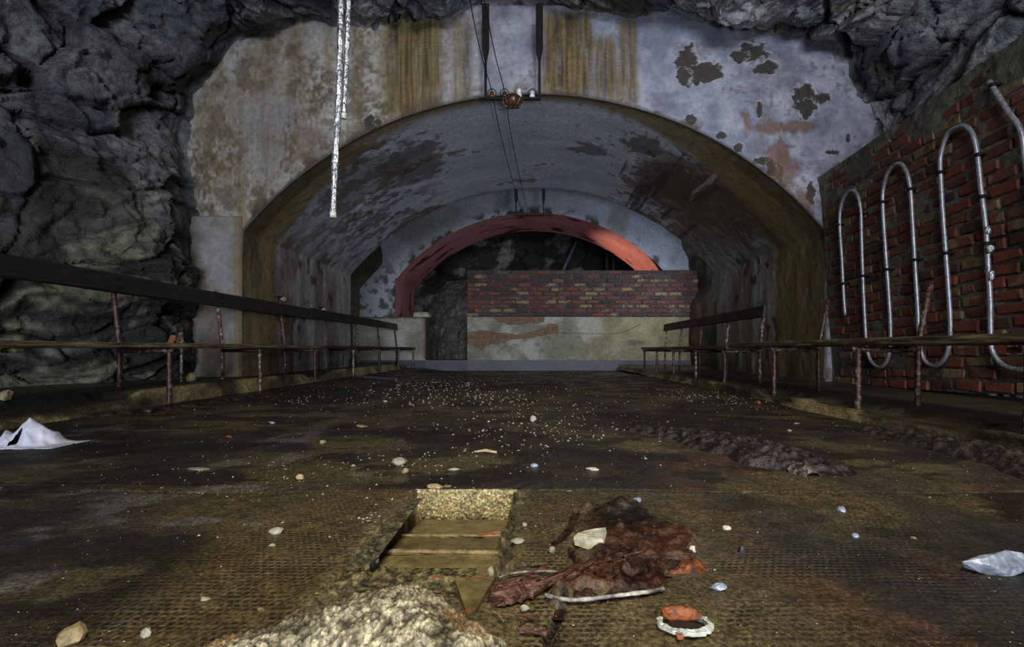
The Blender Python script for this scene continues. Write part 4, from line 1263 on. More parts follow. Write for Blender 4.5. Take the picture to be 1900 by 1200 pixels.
for x, y in [(1557, 417), (1596, 397), (1638, 375), (1689, 351), (1745, 320), (1816, 287), (1823, 365), (1566, 526), (1601, 512), (1646, 500), (1698, 482), (1755, 470), (1831, 452), (1842, 158)]:
    u, v = on_wall(x, y, 0.045)
    q = wpt(u, v, 0.045) - inv
    ring = tf(lathe([(0.019, -0.011), (0.0225, -0.009), (0.0225, 0.009), (0.019, 0.011)], 10), Matrix.Translation(q))
    tab = tf(cbox(0.05, 0.05, 0.014, 0.002), Matrix.Translation(q + Vector((0.025, 0.0, 0.0))))
    obj('pipe_clip', *join(ring, tab), M_IRON, ser)
for x, y in [(1833, 440), (1837, 470), (1838, 520)]:
    u, v = on_wall(x, y, 0.045)
    o = obj('joint', *tf(stone(0.02, 0.02, 0.034, int(x), 2, 0.4, False), Matrix.Translation(wpt(u, v, 0.045) - inv)), M_FOIL, ser, smooth=True)

# ------------------------------------------------------------------ foil lagged pipes hanging from the ceiling
HY = 2.3
def hang(name, pts, rad, label, seed):
    q = [at(x, y, HY + dy) for x, y, dy in pts]
    root = empty(name, q[0]); tag(root, label, 'pipe', 'foil lagged pipes hanging from the rock ceiling')
    pa = catmull([p - q[0] for p in q], 8)
    R = random.Random(seed)
    rads = [rad * (1 + R.uniform(-0.14, 0.14)) for _ in pa]
    obj('foil_lagging', *tube(pa, rads, 10, wob=0.10, seed=seed), M_FOIL, root)
    e = pa[-1]
    obj('pipe_end', *tf(lathe([(rad * 1.05, 0.0), (rad * 1.12, 0.02), (rad * 0.9, 0.03), (rad * 0.6, 0.032)], 12), Matrix.Translation(e - Vector((0, 0, 0.02)))), M_WHITERIM, root, smooth=True)
    return root
hang('hanging_pipe', [(634, -560, 0.5), (633, -100, 0.05), (632, 30, 0), (630, 130, 0), (627, 210, 0), (622, 300, 0), (618, 396, 0)], 0.0145, 'longer of the two silver foil lagged pipes hanging from the ceiling', 5)
hang('hanging_pipe', [(651, -560, 0.55), (648, -100, 0.1), (646, 20, 0.05), (643, 110, 0.04), (638, 212, 0.03)], 0.0125, 'shorter silver foil lagged pipe hanging beside the long one', 6)


# ------------------------------------------------------------------ insulator brackets and wires
def bracket(label, x0, x1, ztop, zbar, Y, strap, ins, lump, scale=1.0):
    root = empty('insulator_bracket', ((x0 + x1) / 2, Y, zbar)); tag(root, label, 'bracket', 'insulator brackets over the arches')
    base = root.location.copy()
    for x in (x0, x1):
        h = ztop - zbar
        s = strap
        V = []
        prof = [(0, 0.012 * scale, 0.5), (h * 0.40, 0.012 * scale, 0.5), (h * 0.52, s / 2, 0.5), (h * 0.8, s / 2, 0.5), (h, s / 2, 0.5)]
        F = []
        for z, hw, _ in prof:
            V += [(x - hw, Y - 0.008, zbar + z), (x + hw, Y - 0.008, zbar + z), (x + hw, Y + 0.008, zbar + z), (x - hw, Y + 0.008, zbar + z)]
        for i in range(len(prof) - 1):
            for k in range(4):
                F.append([i * 4 + k, i * 4 + (k + 1) % 4, i * 4 + 4 + (k + 1) % 4, i * 4 + 4 + k])
        F += [[3, 2, 1, 0], [len(V) - 4, len(V) - 3, len(V) - 2, len(V) - 1]]
        obj('strap', [tuple(Vector(v) - base) for v in V], F, M_IRON, root)
    w = abs(x1 - x0) + 0.02
    obj('crossbar', *tf(cbox(w, 0.03 * scale, 0.022 * scale, 0.003), Matrix.Translation((0, 0, 0))), M_IRON, root)
    for i, (x, kind) in enumerate(ins):
        b = Vector((x, Y, zbar + 0.01)) - base
        if kind == 'white':
            V, F = lathe([(0.012, 0), (0.026, 0.004), (0.028, 0.028), (0.016, 0.034), (0.024, 0.04), (0.025, 0.058), (0.012, 0.068), (0.004, 0.07)], 14)
            V = [(a * scale, c * scale, d * scale * 1.25) for a, c, d in V]
            obj('insulator', *tf((V, F), Matrix.Translation(b)), M_PORC, root, smooth=True)
        else:
            V, F = lathe([(0.012, 0), (0.026, 0.006), (0.024, 0.03), (0.014, 0.036), (0.022, 0.05), (0.01, 0.06)], 14)
            V = [(a * scale, c * scale, d * scale) for a, c, d in V]
            o = obj('insulator', *tf((V, F), Matrix.Translation(b)), (M_PORC if lump else M_BROWNGLAZE) if kind == 'cage' else M_BROWNGLAZE, root, smooth=True)
            r = 0.034 * scale
            wire = catmull([b + Vector((-r, 0, -0.004)), b + Vector((-r * 1.1, 0, 0.06 * scale)), b + Vector((0, 0, 0.085 * scale)), b + Vector((r * 1.1, 0, 0.06 * scale)), b + Vector((r, 0, -0.004))], 4)
            obj('clamp', *tube(wire, 0.004 * scale, 6), M_IRON, root)
    if lump:
        V, F = lathe([(0.02, 0.02), (0.045, 0.012), (0.078, -0.004), (0.088, -0.03), (0.086, -0.05), (0.07, -0.078), (0.04, -0.09), (0.012, -0.096)], 20)
        cn = obj('lamp_dome', *tf((V, F), Matrix.Translation((lump - base.x, -0.03, 0.0))), M_BROWNGLAZE, root, smooth=True)
        for k in range(8):
            a = k * math.pi / 4
            pts = [Vector((lump - base.x + math.cos(a) * r, -0.03 + math.sin(a) * r, z)) for r, z in [(0.05, 0.012), (0.092, -0.02), (0.09, -0.052), (0.06, -0.085), (0.02, -0.10)]]
            obj('guard_wire', *tube(catmull(pts, 3), 0.003, 5), M_RUST, root)
    return root


bracket('big black insulator bracket with a caged brown lamp at the arch crown', -0.455, 0.055, 3.68, 2.78, 4.6, 0.068, [(-0.395, 'brown'), (-0.275, 'brown'), (-0.138, 'white'), (-0.012, 'cage')], -0.195)
bracket('small black insulator bracket above the red arch', -0.29, 0.165, 3.12, 2.615, 8.02, 0.055, [(-0.20, 'cage'), (-0.10, 'cage'), (-0.01, 'cage'), (0.10, 'cage')], None, 0.9)
wl = [('left of the two thin black wires running through the vault crown', [at(870, -10, 3.6), at(884, 62, 4.0), at(898, 120, 4.3), (-0.395, 4.6, 2.845), (-0.37, 5.4, 2.80), (-0.30, 6.6, 2.76), (-0.20, 8.02, 2.69)]),
      ('right of the two thin black wires running through the vault crown', [at(895, -20, 3.6), at(910, 60, 4.0), at(922, 115, 4.3), (-0.275, 4.6, 2.845), (-0.25, 5.4, 2.79), (-0.19, 6.6, 2.75), (-0.10, 8.02, 2.69)])]
for lab, pts in wl:
    o = obj('wire', *tube(catmull(pts, 5), 0.0042, 5), M_IRON)
    tag(o, lab, 'wire', 'wires in the vault')
o = obj('wire', *tube(catmull([(-0.20, 8.02, 2.63), (-0.15, 8.02, 2.54), (-0.10, 8.02, 2.47), (-0.06, 8.02, 2.54), (0.0, 8.02, 2.63)], 4), 0.004, 5), M_IRON)
tag(o, 'slack loop of black wire hanging under the small rear bracket', 'wire', 'wires in the vault')

# leaning pole and posts in the rear chamber
o = obj('leaning_pole', *tube([at(1040, 512, 12.8), at(1074, 438, 13.4)], 0.045, 8), M_PURPLE, smooth=True)
o.data.transform(Matrix.Translation((0, 0, 0)))
tag(o, 'grey violet pole leaning behind the bare brick courses', 'pole')
a, b = at(1043, 505, 13.0), at(1076, 436, 13.4)
for x, lab in ((1126, 'left of the two upright timbers in the dark rear chamber'), (1138, 'right of the two upright timbers in the dark rear chamber')):
    pb = at(x, 520, 13.6)
    o = obj('timber_post', *tf(cbox(0.09, 0.09, 3.3, 0.01, 0.012, x), Matrix.Translation((pb.x, pb.y, 1.6))), M_SLATE)
    tag(o, lab, 'post', 'timbers in the rear chamber')


# ------------------------------------------------------------------ heaps (uncountable loose stuff)
def heap(name, label, cat, path, width, height, colA, colB, seed, res=0.008, lump=0.02, lscale=40, rough=0.5, popcorn=0.0, zbase=0.0, kind='stuff', mat=None, flat=0.8):
    pts = [(p[0], p[1]) for p in path]
    xs = [p[0] for p in pts]; ys = [p[1] for p in pts]
    wm = max(width) if hasattr(width, '__len__') else width
    X, Y = np.meshgrid(np.arange(min(xs) - wm, max(xs) + wm, res), np.arange(min(ys) - wm, max(ys) + wm, res), indexing='ij')
    d, t = line_d(X, Y, pts)
    k = np.linspace(0, 1, len(width)) if hasattr(width, '__len__') else None
    wd = np.interp(t, k, width) if k is not None else width
    hh = np.interp(t, np.linspace(0, 1, len(height)), height) if hasattr(height, '__len__') else height
    n2 = fbm(X * 7, Y * 7, 0 * X, 4, seed); n3 = fbm(X * lscale, Y * lscale, 0 * X, 3, seed + 1)
    q = d / wd + 0.9 * (n2 - 0.5)
    pr = np.clip(1 - q * q, -0.4, 1)
    Z = zbase + hh * np.sign(pr) * np.abs(pr) ** flat + lump * (n3 - 0.5) * np.clip(pr + 0.3, 0, 1)
    col = mixc(colA, colB, sstep(0.35, 0.65, 0.5 * n3 + 0.5 * fbm(X * lscale * 2, Y * lscale * 2, 0 * X, 2, seed + 2)))
    if popcorn:
        f1, f2, idv, _, _, _ = worley(X * 120 + 3 * n3, Y * 105 + 3 * n2, Z * 30, seed + 5)
        pc = np.clip(1 - f1 * 1.25, 0, 1)
        g1, g2, gid, _, _, _ = worley(X * 230, Y * 210, Z * 60, seed + 8)
        Z = Z + popcorn * (0.5 + 0.9 * idv) * pc ** 0.7 * np.clip(pr * 2 + .2, 0, 1) + 0.35 * popcorn * np.clip(1 - g1 * 1.3, 0, 1)
        col = mixc(col, col * 0.30, sstep(0.42, 0.05, pc))
        col = mixc(col, lin(150, 112, 70), 0.6 * sstep(0.5, 0.66, fbm(X * 12, Y * 12, 0 * X, 3, seed + 9)))
    o = grid(name, np.stack([X, Y, Z], -1), col, rough + 0 * X, mat or M_HEAP, keep=Z > zbase - 0.012)
    tag(o, label, cat, kind=kind)
    return o


F2 = lambda x, y, z=0: (fl(x, y, z).x, fl(x, y, z).y)
heap('dirt_ridge', 'long ridge of black wet dirt across the right of the floor', 'dirt', [F2(1195, 800), F2(1290, 812), F2(1380, 838), F2(1470, 858), F2(1540, 872)], [0.10, 0.13, 0.16, 0.15, 0.08], [0.02, 0.035, 0.05, 0.045, 0.02], lin(24, 20, 20), lin(64, 54, 52), 1001, 0.007, 0.045, 46, 0.3)
heap('dirt_bank', 'black dirt banked against the right kerb', 'dirt', [F2(1610, 800), F2(1690, 812), F2(1780, 836), F2(1880, 862), F2(1990, 900)], [0.09, 0.10, 0.11, 0.10, 0.1], [0.02, 0.03, 0.045, 0.04, 0.03], lin(24, 20, 18), lin(68, 58, 52), 1021, 0.007, 0.045, 44, 0.32)
heap('mud_clod', 'small grey mud clod before the black dirt ridge', 'dirt', [F2(1480, 874), F2(1496, 878)], 0.035, 0.022, lin(54, 44, 42), lin(120, 104, 100), 1031, 0.003, 0.03, 70, 0.3)
heap('red_mud', 'glossy red-brown mud beside the pale angular stone', 'mud', [F2(1110, 975), F2(1180, 985), F2(1200, 1030), F2(1140, 1075), F2(1060, 1090)], [0.05, 0.08, 0.09, 0.07, 0.05], [0.004, 0.009, 0.010, 0.016, 0.010], lin(24, 14, 10), lin(66, 38, 27), 1041, 0.0045, 0.034, 55, 0.14)
heap('rust_flakes', 'orange-brown rust crumbs on the red mud', 'mud', [F2(1215, 1035), F2(1255, 1045), F2(1275, 1050)], [0.04, 0.06, 0.03], 0.008, lin(52, 26, 16), lin(120, 66, 36), 1046, 0.0045, 0.02, 55, 0.25)
heap('lime_mound', 'pale crusted lime mound at the front edge of the floor', 'mound', [(-0.42, 0.60), (-0.30, 0.645), (-0.19, 0.69), (-0.13, 0.62)], [0.07, 0.10, 0.125, 0.12], [0.045, 0.07, 0.088, 0.085], lin(100, 93, 70), lin(176, 168, 142), 1061, 0.0018, 0.010, 26, 0.55, popcorn=0.0075, zbase=-0.03, flat=0.9)
heap('pit_rubble', 'pale crumbled screed along the front of the pit', 'rubble', [F2(520, 1165), F2(600, 1105), F2(680, 1062), F2(760, 1070), F2(850, 1085)], [0.015, 0.022, 0.025, 0.022, 0.015], 0.006, lin(48, 43, 28), lin(128, 118, 82), 1071, 0.003, 0.022, 85, 0.4)
heap('pit_rubble_edge', 'grey crumbs along the broken left rim of the pit', 'rubble', [F2(776, 925), F2(740, 972), F2(700, 1010), F2(650, 1055)], [0.006, 0.007, 0.007, 0.010], 0.002, lin(54, 50, 37), lin(112, 106, 80), 1081, 0.003, 0.012, 80, 0.4)
heap('kerb_dirt', 'dark crumbs at the foot of the left kerb', 'dirt', [F2(180, 772), F2(290, 762), F2(400, 748), F2(480, 735)], [0.05, 0.06, 0.06, 0.05], 0.02, lin(26, 24, 20), lin(66, 60, 48), 1091, 0.011, 0.03, 24, 0.4)

# sandy block at the back of the pit
A, B = np.meshgrid(np.linspace(PIT[0] - 0.012, PIT[1] + 0.02, 110), np.linspace(-0.1, 0.003, 44), indexing='ij')
f1, f2, idv, _, _, _ = worley(A * 120, B * 120, 0 * A, 1101)
Yp = 1.392 - 0.008 * np.clip(1 - f1 * 1.3, 0, 1) * (0.4 + idv) + 0.008 * fbm(A * 20, B * 20, 0 * A, 3, 1102)
cc = mixc(lin(120, 104, 64), lin(226, 212, 164), np.clip(1 - f1 * 1.1, 0, 1) * 0.6 + 0.4 * idv)
cc = mixc(cc, lin(60, 54, 36), sstep(-0.055, -0.08, B + 0.02 * fbm(A * 30, B * 30, 0 * A, 3, 1103)))
sp = grid('pit_face', np.stack([A, Yp, B], -1), cc, 0.6 + 0 * A, M_HEAP, parent=FLOOR)

# bricks lying in the pit
for i, (ya, za, yb, zb, xc, L, rz) in enumerate([(1.385, -0.077, 1.192, -0.054, -0.197, 0.268, 0.01), (1.178, -0.052, 1.066, -0.041, -0.202, 0.268, -0.012), (1.054, -0.040, 0.918, -0.032, -0.206, 0.270, -0.02), (0.906, -0.031, 0.800, -0.024, -0.215, 0.265, 0.02)]):
    V, F = cbox(L, math.hypot(ya - yb, za - zb), 0.05, 0.006, 0.004, 200 + i)
    tilt = math.atan2(za - zb, ya - yb)
    o = obj('brick', V, F, M_BRICKPIT, FLOOR, loc=(xc, (ya + yb) / 2, (za + zb) / 2 - 0.025))
    o.rotation_euler = (tilt, 0, rz)
for i, (pts, r) in enumerate([([(-0.325, 1.186, -0.051), (-0.2, 1.184, -0.051), (-0.075, 1.185, -0.050)], 0.005), ([(-0.335, 1.066, -0.040), (-0.2, 1.060, -0.039), (-0.075, 1.052, -0.038)], 0.006)]):
    obj('mortar_fillet', *tube(catmull(pts, 8), r, 6, wob=0.3, seed=i), M_TANSTONE, FLOOR)
V, F = stone(0.040, 0.008, 0.008, 9, 2, 0.2)
obj('red_chip', V, F, M_REDBRICK, FLOOR, loc=(-0.112, 1.186, -0.052))
# broken brick pointing at the viewer and red splinters along the pit front
V = [(-0.034, 0.060, 0), (0.034, 0.068, 0), (0.012, -0.026, 0), (0.0, -0.034, 0), (-0.034, 0.060, 0.022), (0.034, 0.068, 0.020), (0.012, -0.026, 0.014), (0.0, -0.034, 0.012)]
Fq = [[3, 2, 1, 0], [4, 5, 6, 7], [0, 1, 5, 4], [1, 2, 6, 5], [2, 3, 7, 6], [3, 0, 4, 7]]
p = fl(872, 1125)
o = obj('brick_shard', V, Fq, M_BRICKPIT, loc=(p.x + 0.0, p.y, -0.005)); tag(o, 'pointed brick shard with muddy top at the pit front', 'brick')
for i, (x, y, s, lab) in enumerate([(818, 1078, (0.030, 0.008, 0.008), 'longest red brick splinter along the pit front'), (886, 1078, (0.022, 0.008, 0.008), 'red brick splinter beside the pit corner'), (870, 1137, (0.010, 0.012, 0.01), 'bright red brick crumb under the shard tip')]):
    p = fl(x, y)
    o = obj('brick_splinter', *stone(*s, 40 + i, 2, 0.3), M_REDBRICK, loc=(p.x, p.y, -0.003)); tag(o, lab, 'brick', 'red brick splinters')


# ------------------------------------------------------------------ rotten wood, cords, ring
def rot_wood(name, label, a, b, w, h, seed, mat):
    a = fl(*a); b = fl(*b)
    d = b - a
    L = d.length
    R = random.Random(seed)
    V, F = [], []
    n, m = 16, 9
    for i in range(n):
        t = i / (n - 1)
        tap = 0.55 + 0.45 * math.sin(math.pi * min(t * 1.2 + 0.12, 1))
        for k in range(m):
            an = 2 * math.pi * k / m
            jx = R.uniform(0.8, 1.2)
            V.append((-L / 2 + L * t + R.uniform(-.004, .004) + (R.uniform(-.012, .012) if i in (0, n - 1) else 0), math.cos(an) * w / 2 * tap * jx, max(-0.3 * h, math.sin(an) * h / 2 * tap * jx)))
    for i in range(n - 1):
        for k in range(m):
            F.append([i * m + k, i * m + (k + 1) % m, (i + 1) * m + (k + 1) % m, (i + 1) * m + k])
    F.append(list(range(m))[::-1]); F.append([(n - 1) * m + k for k in range(m)])
    root = empty(name, (a + b) / 2 + Vector((0, 0, 0.3 * h)), math.atan2(d.y, d.x))
    tag(root, label, 'wood')
    obj('heartwood', V, F, mat, root)
    for j in range(16):                                 # loose fibres, counted as splinters
        x = R.uniform(-L / 2, L / 2); y = R.uniform(-w / 2, w / 2)
        l = R.uniform(0.02, 0.06)
        an = R.uniform(-0.35, 0.35)
        p0 = Vector((x, y, h * R.uniform(0.1, 0.5)))
        obj('splinter', *tube([p0, p0 + Vector((l * math.cos(an), l * math.sin(an), R.uniform(-.006, .01)))], [0.0022, 0.001], 4), mat, root)
    return root


rot_wood('rotten_timber', 'broken end of rotten reddish timber beside the pit corner', (915, 1118), (1030, 1088), 0.055, 0.034, 11, M_ROTWOOD)
rot_wood('rotten_timber', 'longer splintered dark timber lying in the red mud', (1040, 1082), (1150, 1050), 0.04, 0.026, 12, M_ROTWOOD)
rot_wood('rotten_timber', 'thin pale splintered lath leading up to the red mud', (1045, 1068), (1100, 1050), 0.014, 0.012, 13, M_ROTWOOD)


def cord(label, pts, r, seed, mat=M_CORD):
    q = [fl(x, y, 0.006 + r) for x, y in pts]
    o = obj('cord', *tube(catmull(q, 6), r, 7, wob=0.18, seed=seed), mat, smooth=True)
    tag(o, label, 'cord', 'cords by the pit')


cord('pale frayed cord lying in front of the red mud', [(1012, 1103), (1040, 1110), (1075, 1112), (1115, 1108), (1165, 1102), (1205, 1097), (1232, 1092)], 0.0034, 1)
cord('thin grey cord arching over the dimpled floor behind the rotten timber', [(925, 1072), (950, 1064), (985, 1060), (1020, 1060), (1056, 1063)], 0.0024, 2)
# twigs
for i, (a, b, r, lab) in enumerate([((915, 1134), (934, 1152), 0.0016, 'pale twig beside the lime mound'), ((930, 1140), (1000, 1150), 0.0022, 'brown twig below the rotten timber'), ((960, 1158), (1000, 1140), 0.0018, 'thin brown twig crossing the floor crack'), ((965, 1168), (1015, 1176), 0.0045, 'thick red-brown stick lying over the front crack')]):
    pa, pb = fl(*a, 0.006), fl(*b, 0.006)
    o = obj('twig', *tube([pa, (pa + pb) / 2 + Vector((0, 0.003, 0.002)), pb], r, 6, wob=0.2, seed=i), M_ROTWOOD if i else M_TANSTONE); tag(o, lab, 'twig', 'twigs in front of the pit')
pa, pb = fl(880, 838, 0.01), fl(922, 839, 0.01)
o = obj('stick', *tube([pa, (pa + pb) / 2 + Vector((0, 0, 0.006)), pb], [0.004, 0.006, 0.004], 7, wob=0.25, seed=4), M_TANSTONE); tag(o, 'short pale stick lying in the middle of the floor', 'stick')

# chipped enamel ring with orange rust inside
p = fl(1270, 1166)
ring = empty('broken_tin', p + Vector((0, 0, 0.004)), -0.12); tag(ring, 'crushed oval tin with chipped white rim and orange rust inside', 'tin')
n = 40
V, F = [], []
R = random.Random(3)
for i in range(n):
    a = math.radians(-205 + 300 * i / (n - 1)) 
    rx, ry = 0.036, 0.024
    jr = 1 + R.uniform(-0.05, 0.05)
    wd = 0.0055 + 0.003 * (math.cos(a) > 0.3) + R.uniform(-.001, .001)
    for dr, z in ((-wd / 2, 0), (wd / 2, 0), (wd / 2, 0.006), (-wd / 2, 0.0075)):
        V.append(((rx * jr + dr) * math.cos(a), (ry * jr + dr) * math.sin(a), z + R.uniform(-.001, .001)))
for i in range(n - 1):
    for k in range(4): F.append([i * 4 + k, i * 4 + (k + 1) % 4, i * 4 + 4 + (k + 1) % 4, i * 4 + 4 + k])
F += [[3, 2, 1, 0], [len(V) - 4, len(V) - 3, len(V) - 2, len(V) - 1]]
obj('rim', V, F, M_WHITERIM, ring)
obj('rusty_wall', *tf(stone(0.030, 0.007, 0.012, 21, 3, 0.25, False), Matrix.Translation((-0.004, 0.012, 0.0)) @ Matrix.Rotation(0.05, 4, 'Z')), M_ORANGE, ring, smooth=True)
obj('dirt_fill', *tf(stone(0.027, 0.013, 0.004, 22, 3, 0.4), Matrix.Translation((0.002, -0.004, -0.001))), M_SLATE, ring)
o = obj('rust_crumb', *stone(0.007, 0.005, 0.005, 23, 2, 0.4), M_ORANGE, loc=fl(1262, 1187)); tag(o, 'orange rust crumb in front of the crushed tin', 'crumb')


# ------------------------------------------------------------------ white cloth
def build_cloth():
    c = fl(44, 828)
    A, B = np.meshgrid(np.linspace(-0.17, 0.17, 100), np.linspace(-0.12, 0.12, 70), indexing='ij')
    n = fbm(A * 14, B * 14, 0 * A, 3, 1201)
    ridge = 0.085 * np.exp(-(np.abs(A - 0.015 - 0.2 * B) / 0.055) ** 3 - ((B - 0.03) / 0.06) ** 2) + 0.045 * np.exp(-((A + 0.08) / 0.07) ** 2 - ((B - 0.02) / 0.05) ** 2)
    fold = 0.014 * (1 - 2 * np.abs(np.sin(A * 32 + B * 26 + 4 * n))) * sstep(0, 0.03, ridge)
    Z = 0.004 + ridge * (0.8 + 0.4 * n) + 0.016 * np.maximum(n - 0.45, 0) * 2 + fold * 0.8
    out = np.maximum(np.abs(A) / 0.16, np.abs(B - 0.2 * np.abs(A)) / 0.075) + 0.9 * (n - 0.5)
    hole = np.hypot((A - 0.0) / 0.016, (B + 0.03) / 0.03) + 0.8 * (n - 0.5)
    P = np.stack([A + c.x, B + c.y, Z], -1)
    o = grid('cloth', P, np.ones(P.shape), 0.8 + 0 * A, M_CLOTH, keep=(out < 1) & (hole > 1))
    md = o.modifiers.new('solid', 'SOLIDIFY'); md.thickness = 0.002
    tag(o, 'crumpled white cloth on the floor near the left kerb', 'cloth')


build_cloth()

# ------------------------------------------------------------------ stones
# angular pale stone beside the red mud
p = fl(1100, 1012)
V = [(-0.045, -0.015, 0.004), (0.0, -0.034, 0), (0.024, -0.026, 0), (0.042, 0.012, 0.0), (0.034, 0.040, 0), (-0.03, 0.026, 0), (-0.046, 0.0, 0.020), (0.006, -0.028, 0.010), (0.022, -0.018, 0.022), (0.036, 0.034, 0.030), (-0.018, 0.024, 0.026), (-0.034, 0.006, 0.026)]
bm = bmesh.new()
for v in V: bm.verts.new(v)
bmesh.ops.convex_hull(bm, input=bm.verts)
bmesh.ops.subdivide_edges(bm, edges=bm.edges, cuts=1, use_grid_fill=True)
for v in bm.verts: v.co += Vector((R.uniform(-1, 1), R.uniform(-1, 1), R.uniform(-1, 1))) * 0.0015
bm.verts.index_update()
VV = [tuple(v.co) for v in bm.verts]; FF = [[v.index for v in f.verts] for f in bm.faces]
bm.free()
o = obj('stone', [tuple(0.85 * q for q in v) for v in VV], FF, M_PALESTONE, loc=(p.x, p.y, 0.002)); tag(o, 'angular whitish stone lying against the red mud', 'stone', 'single stones on the floor')
ST = [  # px, py, half sizes, material, label, seed
    (1866, 1064, (0.060, 0.022, 0.026), M_BLUESTONE, 'large glossy bluish stone at the right floor edge', 51),
    (963, 1006, (0.016, 0.012, 0.005), M_PALESTONE, 'flat greenish white pebble right of the pit bricks', 52),
    (742, 863, (0.030, 0.022, 0.018), M_PALESTONE, 'rounded pale stone on the wet floor beyond the pit', 53),
    (751, 877, (0.014, 0.012, 0.010), M_TANSTONE, 'small tan pebble just before the rounded pale stone', 54),
    (806, 906, (0.036, 0.018, 0.009), M_TANSTONE, 'flat olive stone at the back rim of the pit', 55),
    (828, 903, (0.018, 0.012, 0.005), M_TANSTONE, 'thin flake beside the flat olive stone', 56),
    (671, 793, (0.035, 0.022, 0.010), M_TANSTONE, 'flat tan biscuit-like stone far out on the left floor', 57),
    (599, 824, (0.020, 0.018, 0.014), M_TANSTONE, 'round tan pebble left of the floor middle', 58),
    (556, 888, (0.014, 0.012, 0.010), M_TANSTONE, 'small round tan pebble before the dimpled strip', 59),
    (715, 746, (0.022, 0.016, 0.012), M_TANSTONE, 'tan pebble deep in the floor left of centre', 60),
    (988, 783, (0.022, 0.016, 0.020), M_PALESTONE, 'pale lump in the middle of the deep floor', 61),
    (843, 873, (0.020, 0.012, 0.006), M_PALESTONE, 'flat white flake between the pit and the short stick', 62),
    (990, 866, (0.018, 0.012, 0.010), M_BLUESTONE, 'bluish white pebble beyond the pit', 63),
    (1100, 872, (0.024, 0.010, 0.006), M_PALESTONE, 'white sliver right of the bluish pebble', 64),
    (1330, 1093, (0.017, 0.009, 0.007), M_BLUESTONE, 'flat bluish chip behind the crushed tin', 65),
    (1284, 1032, (0.009, 0.006, 0.012), M_PALESTONE, 'upright white chip right of the rust crumbs', 66),
    (1348, 982, (0.011, 0.007, 0.008), M_PALESTONE, 'square white chip on the right dimpled floor', 67),
    (1696, 1000, (0.008, 0.006, 0.005), M_TANSTONE, 'yellowish chip far right on the dimpled floor', 68),
    (510, 990, (0.017, 0.010, 0.009), M_PALESTONE, 'bigger white chip on the left dimpled strip', 69),
    (506, 1014, (0.007, 0.006, 0.005), M_PALESTONE, 'tiny white chip before the bigger one on the dimpled strip', 70),
    (383, 1114, (0.010, 0.006, 0.005), M_PALESTONE, 'smooth white pebble left of the lime mound', 71),
    (484, 1135, (0.009, 0.005, 0.005), M_TANSTONE, 'olive pebble on the dimpled strip before the lime mound', 72),
    (272, 1180, (0.010, 0.008, 0.007), M_PALESTONE, 'pale pebble at the lower left floor edge', 73),
    (135, 1190, (0.020, 0.018, 0.016), M_TANSTONE, 'olive stone at the lower left floor corner', 74),
    (697, 1060, (0.011, 0.009, 0.014), M_SLATE, 'black wet knob on the left rim of the pit', 75),
    (910, 1074, (0.009, 0.008, 0.014), M_PALESTONE, 'upright white chip at the right pit corner', 76),
    (973, 976, (0.008, 0.006, 0.006), M_PALESTONE, 'white crumb beside the floor crack right of the pit', 77),
    (1024, 1026, (0.009, 0.007, 0.009), M_PALESTONE, 'lilac white crumb left of the angular stone', 78),
    (975, 1132, (0.009, 0.007, 0.006), M_PALESTONE, 'white crumb below the rotten timber', 79),
    (1056, 912, (0.011, 0.004, 0.003), M_PALESTONE, 'white curved sliver behind the joint line', 80),
    (1182, 932, (0.014, 0.008, 0.008), M_BLUESTONE, 'grey splinter just before the joint line', 81),
    (1408, 749, (0.018, 0.014, 0.014), M_REDBRICK, 'pink brick crumb at the right kerb by the bench leg', 82),
    (1478, 787, (0.022, 0.010, 0.006), M_TANSTONE, 'yellow leaf-like flake beyond the dirt ridge', 83),
    (1465, 800, (0.014, 0.008, 0.005), M_PALESTONE, 'small white flake before the yellow one', 84),
    (505, 785, (0.022, 0.012, 0.008), M_BLUESTONE, 'bluish flake far out on the left floor', 85),
    (275, 766, (0.034, 0.024, 0.026), M_SLATE, 'black round clod at the left kerb', 86),
    (425, 811, (0.026, 0.016, 0.006), M_ORANGE, 'flat rusty flake on the left floor', 87),
    (1560, 948, (0.012, 0.010, 0.010), M_BLUESTONE, 'dark bluish pebble on the right dimpled floor', 88),
    (1587, 997, (0.008, 0.007, 0.007), M_BLUESTONE, 'small blue-grey pebble before the dark bluish one', 89),
    (1376, 1027, (0.008, 0.006, 0.012), M_SLATE, 'upright black chip on the right dimpled floor', 90),
    (372, 870, (0.045, 0.020, 0.003), M_PALESTONE, 'thin pale smear-like scale on the left floor', 91),
]
for x, y, s, m, lab, sd in ST:
    p = fl(x, y)
    o = obj('stone', *stone(*s, sd, 2, 0.3), m, loc=(p.x, p.y, float(floor_z(np.array(p.x), np.array(p.y))) - 0.001))
    o.rotation_euler = (0, 0, random.Random(sd).uniform(-0.3, 0.3))
    tag(o, lab, 'stone', 'single stones on the floor')
p = at(356, 702, 4.3)
o = obj('stone', *stone(0.05, 0.04, 0.06, 95, 2, 0.3), M_TANSTONE, loc=(p.x, p.y, 0.115)); tag(o, 'grey stone standing on the left platform behind the bench leg', 'stone', 'single stones on the floor')
p = at(10, 742, 2.7)
o = obj('stone', *stone(0.035, 0.03, 0.045, 96, 2, 0.3), M_TANSTONE, loc=(p.x, p.y, 0.115)); tag(o, 'grey stone on the left platform at the picture edge', 'stone', 'single stones on the floor')
# iron bar along the left floor
a, b = fl(658, 700), fl(735, 706)
o = obj('iron_bar', *tube([a + Vector((0, 0, .015)), b + Vector((0, 0, .015))], 0.02, 6), M_PURPLE); tag(o, 'grey bar lying on the floor before the far left bench', 'bar')


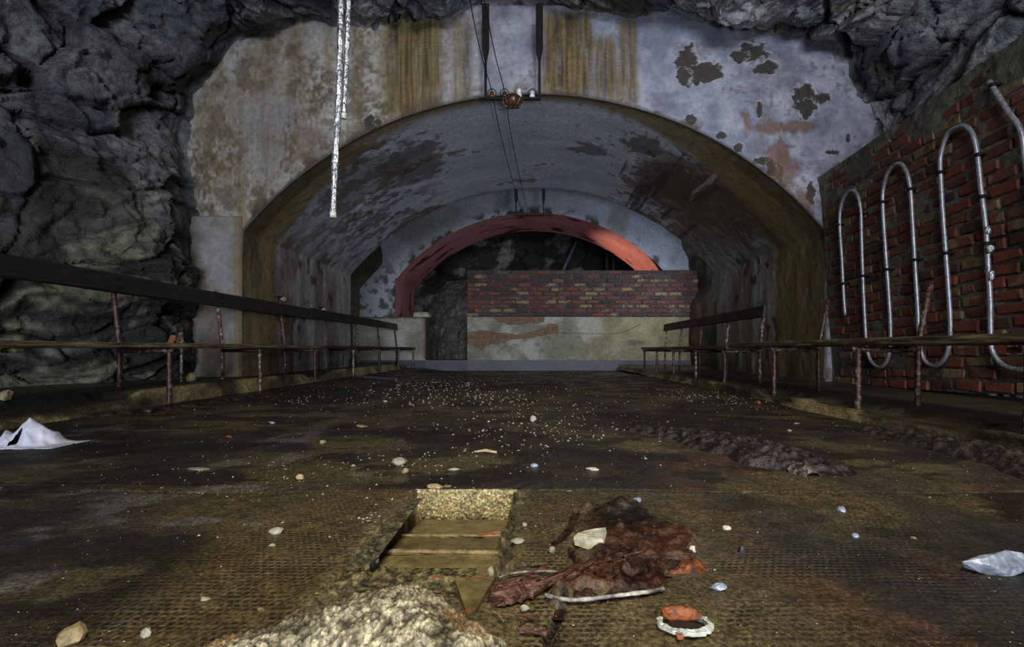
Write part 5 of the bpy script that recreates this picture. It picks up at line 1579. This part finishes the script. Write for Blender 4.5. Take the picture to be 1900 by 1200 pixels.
# ------------------------------------------------------------------ grit scattered over the floor (uncountable)
def build_grit():
    pts = []
    rr = np.random.default_rng(11)
    def add(n, cx, cy, sx, sy, smin, smax):
        for _ in range(n):
            pts.append((cx + rr.normal() * sx, cy + rr.normal() * sy, rr.uniform(smin, smax)))
    n = 4200
    X = rr.uniform(-2.55, 1.8, n); Y = 0.66 + (9.0 - 0.66) * rr.random(n) ** 1.9
    for x, y in zip(X, Y):
        pts.append((x, y, (0.0008 + 0.0018 * rr.random() ** 4) * (0.7 + 0.30 * y)))
    for (px, py, k, sp, sy, s0, s1) in [(800, 716, 150, 0.35, 0.55, .006, .013), (890, 738, 120, 0.35, 0.45, .005, .012), (960, 735, 60, 0.5, 0.6, .005, .011), (970, 800, 160, 0.3, 0.35, .003, .008), (1340, 738, 150, 0.25, 0.4, .004, .009), (1140, 780, 90, 0.5, 0.6, .003, .007),
                                      (640, 740, 70, 0.4, 0.4, .004, .009), (900, 860, 110, 0.3, 0.22, .002, .006), (1080, 960, 60, 0.15, 0.12, .0015, .003), (560, 880, 90, 0.3, 0.2, .002, .004), (690, 970, 40, .04, .06, .002, .005)]:
        p = fl(px, py)
        add(k, p.x, p.y, sp, sy, s0, s1)
    V, F = [], []
    for x, y, s in pts:
        if pit_sd(np.array([x]), np.array([y]), 0)[0] > -0.01 or y > 10.2: continue
        z = float(floor_z(np.array(x), np.array(y)))
        n0 = len(V)
        for k in range(5):
            q = [(1, 0, 0), (-0.4, 0.8, 0), (-0.6, -0.7, 0), (0.1, 0.1, 0.9), (-0.3, 0.2, -0.6)][k]
            V.append((x + s * (q[0] + rr.uniform(-.4, .4)), y + s * (q[1] + rr.uniform(-.4, .4)), z + 0.002 + s * 0.8 * (q[2] + rr.uniform(-.2, .2))))
        F += [[n0, n0 + 1, n0 + 3], [n0 + 1, n0 + 2, n0 + 3], [n0 + 2, n0, n0 + 3], [n0 + 1, n0, n0 + 4], [n0 + 2, n0 + 1, n0 + 4], [n0, n0 + 2, n0 + 4]]
    o = obj('grit', V, F, M_GRIT)
    tag(o, 'pale grit strewn over the wet floor', 'grit', kind='stuff')


build_grit()
